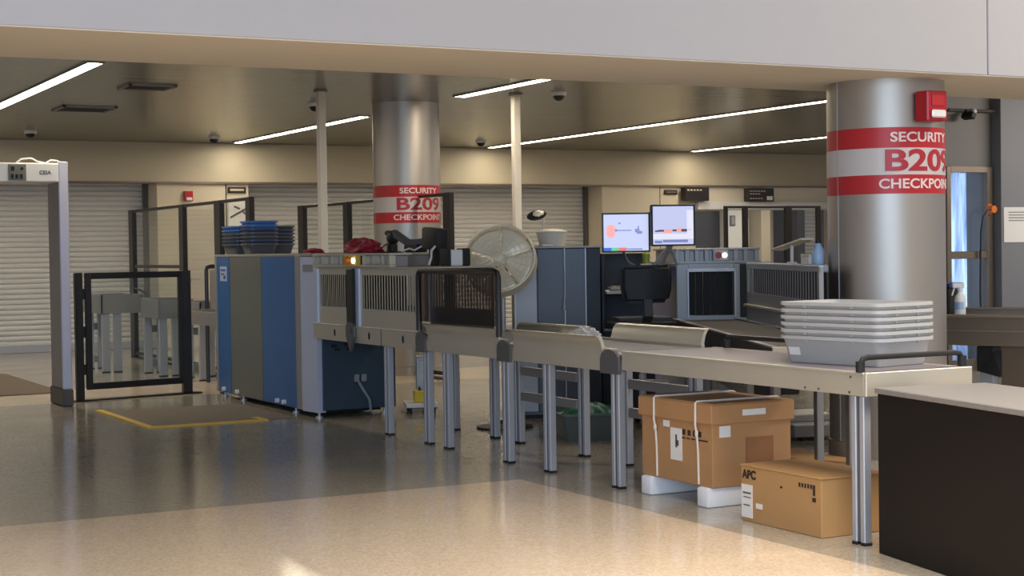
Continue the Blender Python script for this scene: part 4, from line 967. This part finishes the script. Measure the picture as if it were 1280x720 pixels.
MB().cyl((pb.x, pb.y, 0.03), (pb.x, pb.y, pb.z), 0.02).build('pole', 'alu', fn)
MB().lathe([(0, 0), (0.22, 0), (0.22, 0.015), (0.06, 0.035), (0.03, 0.06), (0, 0.06)], c=(pb.x, pb.y, 0), seg=32).build('base', 'rubber', fn)
# operator console
oc = thing('operator_console', 'dark navy operator console with a keyboard shelf behind the office chair', 'console', at2(-0.36, 0.3), A2)
B().box(-0.24, 0.20, 0.24, 0.29, 0.0, 1.335, 0.004).build('back_panel', 'navy_dark', oc, world=False)
B().box(-0.24, -0.21, -0.15, 0.24, 0.0, 1.335, 0.004).build('end_panel', 'navy_dark', oc, world=False)
B().box(-0.21, 0.20, -0.12, 0.24, 0.0, 0.70, 0.004).build('base_cabinet', 'navy_dark', oc, world=False)
B().box(-0.21, 0.10, -0.28, 0.24, 1.005, 1.03, 0.004).build('keyboard_shelf', 'offwhite', oc, world=False)
B().box(0.02, 0.33, -0.10, 0.24, 1.20, 1.222, 0.004).build('upper_shelf', 'machine', oc, world=False)
B().box(0.02, 0.05, 0.10, 0.24, 1.0, 1.20).box(0.20, 0.33, 0.24, 0.26, 1.10, 1.222).build('shelf_bracket', 'machine', oc, world=False)
kb = thing('keyboard', 'taupe operator keyboard lying on the pale shelf of the navy console', 'keyboard', at2(-0.42, 0.13, 1.032), A2)
B().box(-0.12, 0.12, -0.10, 0.10, 0, 0.025, 0.005).build('case', 'trim', kb, world=False)
q = B()
for i in range(8):
    for j in range(4): q.box(-0.105+i*0.027, -0.083+i*0.027, -0.08+j*0.042, -0.05+j*0.042, 0.025, 0.036, 0.003)
q.build('keys', 'keys', kb, world=False)
lb_ = thing('spray_can', 'small yellow-green bottle on a white dish below the two monitors', 'bottle', at2(-0.22, 0.2, 1.224))
B().lathe([(0, 0), (0.045, 0), (0.05, 0.02), (0.046, 0.022), (0, 0.012)], seg=20).build('dish', 'offwhite', lb_, world=False)
B().lathe([(0, 0.013), (0.03, 0.013), (0.032, 0.10), (0.015, 0.125), (0, 0.125)], seg=18).build('body', 'lime', lb_, world=False)
def monitor(name, label, loc, rz, wdt, hgt, tilt, parts):
    t = thing(name, label, 'monitor', loc, rz)
    B().box(-wdt/2, wdt/2, 0.0, 0.045, 0, hgt, 0.006).build('housing', 'rubber', t, world=False)
    bz = B(); e = 0.012
    bz.box(-wdt/2-0.002, wdt/2+0.002, -0.012, 0.004, -0.002, e, 0.002).box(-wdt/2-0.002, wdt/2+0.002, -0.012, 0.004, hgt-e, hgt+0.002, 0.002).box(-wdt/2-0.002, -wdt/2+e, -0.012, 0.004, 0, hgt, 0.002).box(wdt/2-e, wdt/2+0.002, -0.012, 0.004, 0, hgt, 0.002)
    bz.build('bezel', 'black', t, world=False)
    s_ = B().box(-wdt/2+e, wdt/2-e, -0.007, -0.003, e, hgt-e).build('screen', 'screen', t, world=False)
    W_, H_ = wdt-2*e, hgt-2*e
    for nm, mt, rects in parts:
        q = B()
        for (u0, u1, v0, v1) in rects: q.box(-W_/2+u0*W_, -W_/2+u1*W_, -0.0085, -0.0065, e+v0*H_, e+v1*H_)
        q.build(nm, mt, s_, world=False)
    return t
m1 = monitor('monitor', 'lit monitor with a coloured bar along its foot and an orange scan image', at2(-0.422, -0.12, 1.345), A2-R(2), 0.385, 0.315, 0,
    [('scan_image', 'sc_orange', [(0.06, 0.26, 0.42, 0.68), (0.10, 0.22, 0.36, 0.72)]), ('scan_image', 'sc_blue', [(0.26, 0.62, 0.545, 0.575), (0.24, 0.30, 0.53, 0.60), (0.70, 0.80, 0.50, 0.60), (0.74, 0.86, 0.46, 0.54), (0.76, 0.79, 0.60, 0.68), (0.33, 0.38, 0.74, 0.78)]),
     ('toolbar', 'sc_bar_blue', [(0.0, 0.17, 0.0, 0.085)]), ('toolbar', 'sc_bar_green', [(0.17, 0.33, 0.0, 0.085)]), ('toolbar', 'sc_bar_red', [(0.33, 0.50, 0.0, 0.085)]), ('toolbar', 'sc_blue', [(0.50, 0.86, 0.02, 0.06)])])
B().tube([(-0.02, 0.05, 0.12), (-0.02, 0.12, 0.02), (0.02, 0.14, -0.08), (0.19, 0.17, -0.18), (0.19, 0.19, -0.31)], 0.012).cyl((0.19, 0.19, -0.312), (0.19, 0.19, -0.30), 0.04).build('support_arm', 'bracket', m1, world=False)
m2 = monitor('monitor', 'lit monitor with a thin band of scanned bags, slightly higher than its neighbour', at2(-0.07, -0.32, 1.39), A2+R(7), 0.355, 0.325, 0,
    [('scan_image', 'sc_dark', [(0.05, 0.14, 0.33, 0.37), (0.13, 0.27, 0.335, 0.385), (0.48, 0.58, 0.34, 0.39), (0.70, 0.84, 0.33, 0.40)]), ('scan_image', 'sc_orange', [(0.28, 0.46, 0.30, 0.40), (0.58, 0.70, 0.32, 0.42), (0.86, 0.95, 0.36, 0.40)]),
     ('scan_image', 'sc_pale', [(0.0, 1.0, 0.14, 0.28), (0.84, 1.0, 0.28, 0.9)]), ('toolbar', 'sc_blue', [(0.04, 0.22, 0.03, 0.10), (0.24, 0.86, 0.05, 0.12)])])
q = B(); q.bar((0.0, 0.045, 0.06), (0.0, 0.16, -0.04), 0.05, 0.02, 0.003); q.bar((-0.10, 0.24, -0.155), (-0.02, 0.16, -0.02), 0.016, 0.016, 0.002); q.bar((0.10, 0.27, -0.155), (0.03, 0.16, -0.02), 0.016, 0.016, 0.002); q.bar((0.0, 0.34, -0.155), (0.0, 0.16, -0.02), 0.03, 0.016, 0.002)
q.build('support_leg', 'alu', m2, world=False)
# chair
ch = thing('office_chair', 'tall black drafting chair in front of the navy operator console', 'chair', at2(-0.36, -0.62), A2+R(4))
q = B()
def backf(u, v):
    x = (u-0.5)*0.41*(1-0.10*(2*v-1)**2); z = 0.955+0.29*v; return Vector((x*(1.0-0.12*max(0, 0.4-v)*2), -0.10+0.05*(2*u-1)**2-0.02*v, z))
t_ = bmesh.new(); bmesh.ops.create_cube(t_, size=1)
for v in t_.verts: v.co = Vector((v.co.x*0.40, v.co.y*0.07, v.co.z*0.29))
bmesh.ops.bevel(t_, geom=list(t_.edges), offset=0.03, segments=3, affect='EDGES')
bmesh.ops.subdivide_edges(t_, edges=list(t_.edges), cuts=2, use_grid_fill=True)
for v in t_.verts:
    k = v.co.x/0.2; v.co.y += 0.05*k*k; h = v.co.z/0.145
    if h < 0: v.co.x *= 1-0.18*h*h
    v.co.z += 1.10; v.co.y -= 0.20
q._merge(t_); q.build('backrest', 'rubber', ch, world=False)
t_ = bmesh.new(); bmesh.ops.create_cube(t_, size=1)
for v in t_.verts: v.co = Vector((v.co.x*0.48, v.co.y*0.46, v.co.z*0.08))
bmesh.ops.bevel(t_, geom=list(t_.edges), offset=0.035, segments=3, affect='EDGES')
bmesh.ops.translate(t_, vec=(0, 0.06, 0.80), verts=t_.verts)
q = B(); q._merge(t_); q.build('seat', 'black', ch, world=False)
B().bar((0, -0.10, 0.77), (0, -0.24, 0.86), 0.07, 0.02, 0.004).bar((0, -0.235, 0.85), (0, -0.205, 1.05), 0.07, 0.025, 0.004).build('back_support', 'black', ch, world=False)
B().box(-0.10, 0.10, -0.08, 0.16, 0.725, 0.76, 0.008).bar((-0.10, 0.04, 0.735), (-0.30, 0.02, 0.745), 0.02, 0.02, 0.004).build('mechanism', 'bracket', ch, world=False)
B().cyl((0, 0.03, 0.08), (0, 0.03, 0.40), 0.03).cyl((0, 0.03, 0.40), (0, 0.03, 0.73), 0.018).build('gas_lift', 'alu', ch, world=False)
B().tube([(0.20*math.cos(2*math.pi*k/28), 0.03+0.20*math.sin(2*math.pi*k/28), 0.33) for k in range(28)], 0.010, 8, closed=True).bar((-0.2, 0.03, 0.33), (0.2, 0.03, 0.33), 0.014, 0.014).build('foot_ring', 'alu', ch, world=False)
for k in range(5):
    a = 2*math.pi*k/5+0.3; e = Vector((0.25*math.cos(a), 0.03+0.25*math.sin(a), 0.075))
    o = B().bar((0, 0.03, 0.10), e, 0.045, 0.03, 0.004).build('base_arm', 'black', ch, world=False)
    B().cyl((e.x-0.02*math.sin(a), e.y+0.02*math.cos(a), 0.03), (e.x+0.02*math.sin(a), e.y-0.02*math.cos(a), 0.03), 0.03).cyl((e.x, e.y, 0.05), (e.x, e.y, 0.07), 0.01).build('caster', 'rubber', o, world=False)

# platform under lane two
pf = thing('floor_platform', 'flat grey two-tier platform on casters on the floor behind the cartons', 'platform', (7.03, 8.99, 0), R(-15))
B().box(0, 0.46, 0, 0.62, 0.03, 0.115, 0.006).build('lower_tier', 'machine', pf, world=False)
B().box(0.03, 0.40, 0.22, 0.60, 0.115, 0.165, 0.006).build('upper_tier', 'alu_dull', pf, world=False)
for x, y in ((0.06, 0.05), (0.40, 0.05), (0.06, 0.56), (0.40, 0.56)): B().cyl((x-0.012, y, 0.018), (x+0.012, y, 0.018), 0.018).cyl((x, y, 0.02), (x, y, 0.04), 0.008).build('caster', 'rubber', pf, world=False)

# ================================================================== LANE THREE, RIGHT EDGE
A3 = math.atan2(-0.917, 0.399)
c3 = thing('conveyor', 'brown-grey steel conveyor with rolled rims crossing behind the desk at the right', 'conveyor', (8.10, 9.14, 0), A3)
B().box(0, 2.2, 0.0, 0.022, 0.64, 0.85, 0.003).build('side_skirt', 'panel_brown', c3, world=False)
B().box(0, 2.2, 0.50, 0.522, 0.64, 0.85, 0.003).build('side_skirt', 'panel_brown', c3, world=False)
q = B(); q.tube([(0, 0.0, 0.85), (2.2, 0.0, 0.85)], 0.014, 10).tube([(0, 0.0, 0.747), (2.2, 0.0, 0.747)], 0.008, 8); q.build('rim', 'steel', c3, world=False)
B().box(0, 2.2, 0.02, 0.50, 0.835, 0.848).build('bed', 'table_top', c3, world=False)
B().tube([(0, 0.47, 0.885), (2.2, 0.47, 0.885)], 0.014, 10).box(0, 2.2, 0.46, 0.48, 0.848, 0.88).build('back_rim', 'steel', c3, world=False)
for x in (0.06, 1.05, 2.1):
    for y in (0.05, 0.47): B().box(x-0.025, x+0.025, y-0.025, y+0.025, 0, 0.64, 0.004).build('leg', 'alu_dull', c3, world=False)
B().box(0.78, 0.95, 0.03, 0.06, 0.0, 0.64, 0.004).build('cover_plate', 'doorframe', c3, world=False)
q = B(); q.box(0.60, 0.73, 0.02, 0.16, 0.46, 0.64, 0.01); q.prism([(0.60, 0.46), (0.77, 0.42), (0.77, 0.46), (0.73, 0.60)], lambda u, v, k: Vector((u, 0.02+0.14*k, v))); q.build('motor_cover', 'rubber', c3, world=False)
B().box(0.62, 0.72, 0.03, 0.12, 0.0, 0.46, 0.004).build('motor_leg', 'alu', c3, world=False)
C3M = Matrix.Translation((8.10, 9.14, 0)) @ Matrix.Rotation(A3, 4, 'Z')
def at3(x, y, z): return tuple(C3M @ Vector((x, y, z)))
sb = thing('spray_bottle', 'white trigger spray bottle on the steel conveyor right of the large column', 'spray bottle', at3(0.44, 0.12, 0.849), R(-35))
B().lathe([(0, 0), (0.036, 0), (0.040, 0.008), (0.040, 0.115), (0.034, 0.14), (0.016, 0.168), (0.014, 0.185), (0, 0.185)], seg=24).build('body', 'white', sb, world=False)
B().cyl((0, 0, 0.18), (0, 0, 0.205), 0.018).box(-0.055, 0.03, -0.014, 0.014, 0.20, 0.238, 0.006).build('spray_head', 'white', sb, world=False)
B().bar((-0.040, 0, 0.205), (-0.058, 0, 0.145), 0.016, 0.010, 0.003).build('trigger', 'white', sb, world=False)
q = B(); q.lathe([(0.0405, 0.045), (0.0405, 0.10)], seg=16, a0=R(180), a1=R(300)); lbl = q.build('label', 'bottle_blue', sb, world=False)
bb = thing('storage_bin', 'black bin with a blue lid beside the spray bottle', 'bin', at3(0.25, 0.26, 0.849), A3)
B().box(-0.10, 0.10, -0.12, 0.12, 0, 0.20, 0.01).build('body', 'rubber', bb, world=False); B().box(-0.105, 0.105, -0.125, 0.125, 0.20, 0.235, 0.006).build('lid', 'navy_bright', bb, world=False)

# ================================================================== TABLES BEHIND THE GATE, THINGS UNDER THE LANES
def gtable(x0, x1, y0, y1, zt, hs, label, legs, handle=False):
    t = thing('roller_table', label, 'table', ((x0+x1)/2, (y0+y1)/2, 0), 0, 'grey tables beyond the glass gate')
    MB().box(x0, x1, y0, y0+0.02, zt-hs, zt, 0.003).box(x0, x1, y1-0.02, y1, zt-hs, zt, 0.003).box(x0, x0+0.02, y0, y1, zt-hs, zt, 0.003).box(x1-0.02, x1, y0, y1, zt-hs, zt, 0.003).build('skirt', 'alu_dull', t)
    MB().box(x0+0.02, x1-0.02, y0+0.02, y1-0.02, zt-0.05, zt-0.02).build('bed', 'bracket', t)
    for x in legs:
        for y in (y0+0.06, y1-0.06):
            o = MB().box(x-0.045, x+0.045, y-0.03, y+0.03, 0.012, zt-hs+0.02, 0.004).build('leg', 'alu', t); MB().box(x-0.045, x+0.045, y-0.03, y+0.03, 0, 0.012).build('foot', 'rubber', o)
    for z in (0.52, 0.12): MB().box(legs[0], legs[-1], y1-0.08, y1-0.05, z-0.04, z+0.04, 0.003).build('stretcher', 'alu_dull', t)
    if handle: MB().tube([(x1-0.12, y0+0.05, zt-0.02), (x1-0.12, y0+0.05, zt+0.08), (x1-0.02, y0+0.05, zt+0.05), (x1+0.06, y0+0.05, zt)], 0.013).build('handle', 'bracket', t)
gtable(4.66, 5.16, 19.0, 19.9, 0.92, 0.22, 'grey table seen through the left half of the glass gate', (4.72, 4.86), True)
gtable(5.05, 5.46, 17.95, 18.7, 0.88, 0.22, 'grey table seen through the right half of the glass gate', (5.11, 5.26))
gtable(5.25, 5.62, 17.05, 17.7, 0.86, 0.20, 'grey table between the glass gate post and the blue x-ray machine', (5.30, 5.55))
e3 = thing('conveyor_section', 'short grey infeed conveyor behind the left end of the blue x-ray machine', 'conveyor', (5.2, 15.9, 0))
MB().box(4.93, 4.95, 15.25, 16.65, 0.66, 0.80, 0.003).box(5.43, 5.45, 15.25, 16.65, 0.66, 0.80, 0.003).box(4.93, 5.45, 16.63, 16.65, 0.66, 0.80, 0.003).build('skirt', 'alu_dull', e3)
MB().box(4.95, 5.43, 15.25, 16.63, 0.76, 0.785).build('belt', 'belt', e3)
add_leg(e3, 4.97, 16.55, 0.70); add_leg(e3, 5.41, 16.55, 0.70); add_leg(e3, 4.97, 15.4, 0.70); add_leg(e3, 5.41, 15.4, 0.70)
fp_ = thing('side_frame', 'narrow black tube frame with a pale board left of the blue x-ray machine', 'frame', (5.4, 16.9, 0))
MB().tube([(5.27, 16.85, 0.0), (5.27, 16.85, 1.2), (5.28, 16.85, 1.24), (5.32, 16.85, 1.25), (5.5, 16.85, 1.25), (5.52, 16.85, 1.22), (5.52, 16.85, 0.0)], 0.022).build('tube_frame', 'black', fp_)
MB().box(5.31, 5.49, 16.84, 16.86, 0.55, 1.21, 0.003).build('board', 'detector', fp_)
gc = thing('green_tub', 'green tub of folded plastic on the floor under the conveyor tables', 'tub', (6.02, 10.1, 0), R(-20))
bin_mesh(0.5, 0.6, 0.20, 0.05, 0.02).build('tub', 'teal_dark', gc, world=False)
def gl(u, v):
    x, y = (u-0.5)*0.44, (v-0.5)*0.54; return Vector((x, y, 0.16+0.09*(1-(2*u-1)**2)*(1-(2*v-1)**2)+0.03*noise.noise(Vector((u*7, v*7, 2)))))
MB().grid(gl, 24, 24).build('contents', 'green', gc, world=False)
tr = thing('trolley', 'small low white trolley carrying a yellow case beneath the first conveyor legs', 'trolley', (5.80, 12.55, 0), R(-20))
B().box(-0.14, 0.14, -0.18, 0.18, 0.05, 0.085, 0.006).build('deck', 'white', tr, world=False)
for x, y in ((-0.1, -0.14), (0.1, -0.14), (-0.1, 0.14), (0.1, 0.14)): B().cyl((x-0.012, y, 0.025), (x+0.012, y, 0.025), 0.025).cyl((x, y, 0.03), (x, y, 0.052), 0.008).build('caster', 'rubber', tr, world=False)
yc = thing('yellow_case', 'small yellow case standing on the low white trolley', 'case', (5.78, 12.53, 0.085), R(-20))
B().box(-0.05, 0.05, -0.07, 0.07, 0, 0.10, 0.008).build('body', 'yellow_bright', yc, world=False); B().tube([(-0.0, -0.04, 0.098), (0, -0.035, 0.125), (0, 0.035, 0.125), (0, 0.04, 0.098)], 0.007).build('handle', 'rubber', yc, world=False)
pu = thing('control_box', 'pale upright control box on legs behind the first conveyor legs', 'control box', (6.02, 12.95, 0), R(-25))
B().box(-0.07, 0.07, -0.10, 0.10, 0.12, 0.45, 0.008).build('body', 'machine', pu, world=False)
B().box(-0.11, 0.11, -0.14, 0.14, 0, 0.015, 0.003).box(-0.02, 0.02, -0.02, 0.02, 0.012, 0.13).build('stand', 'rubber', pu, world=False)
B().box(-0.04, 0.04, -0.106, -0.099, 0.32, 0.42, 0.003).build('cover', 'alu_dull', pu, world=False)
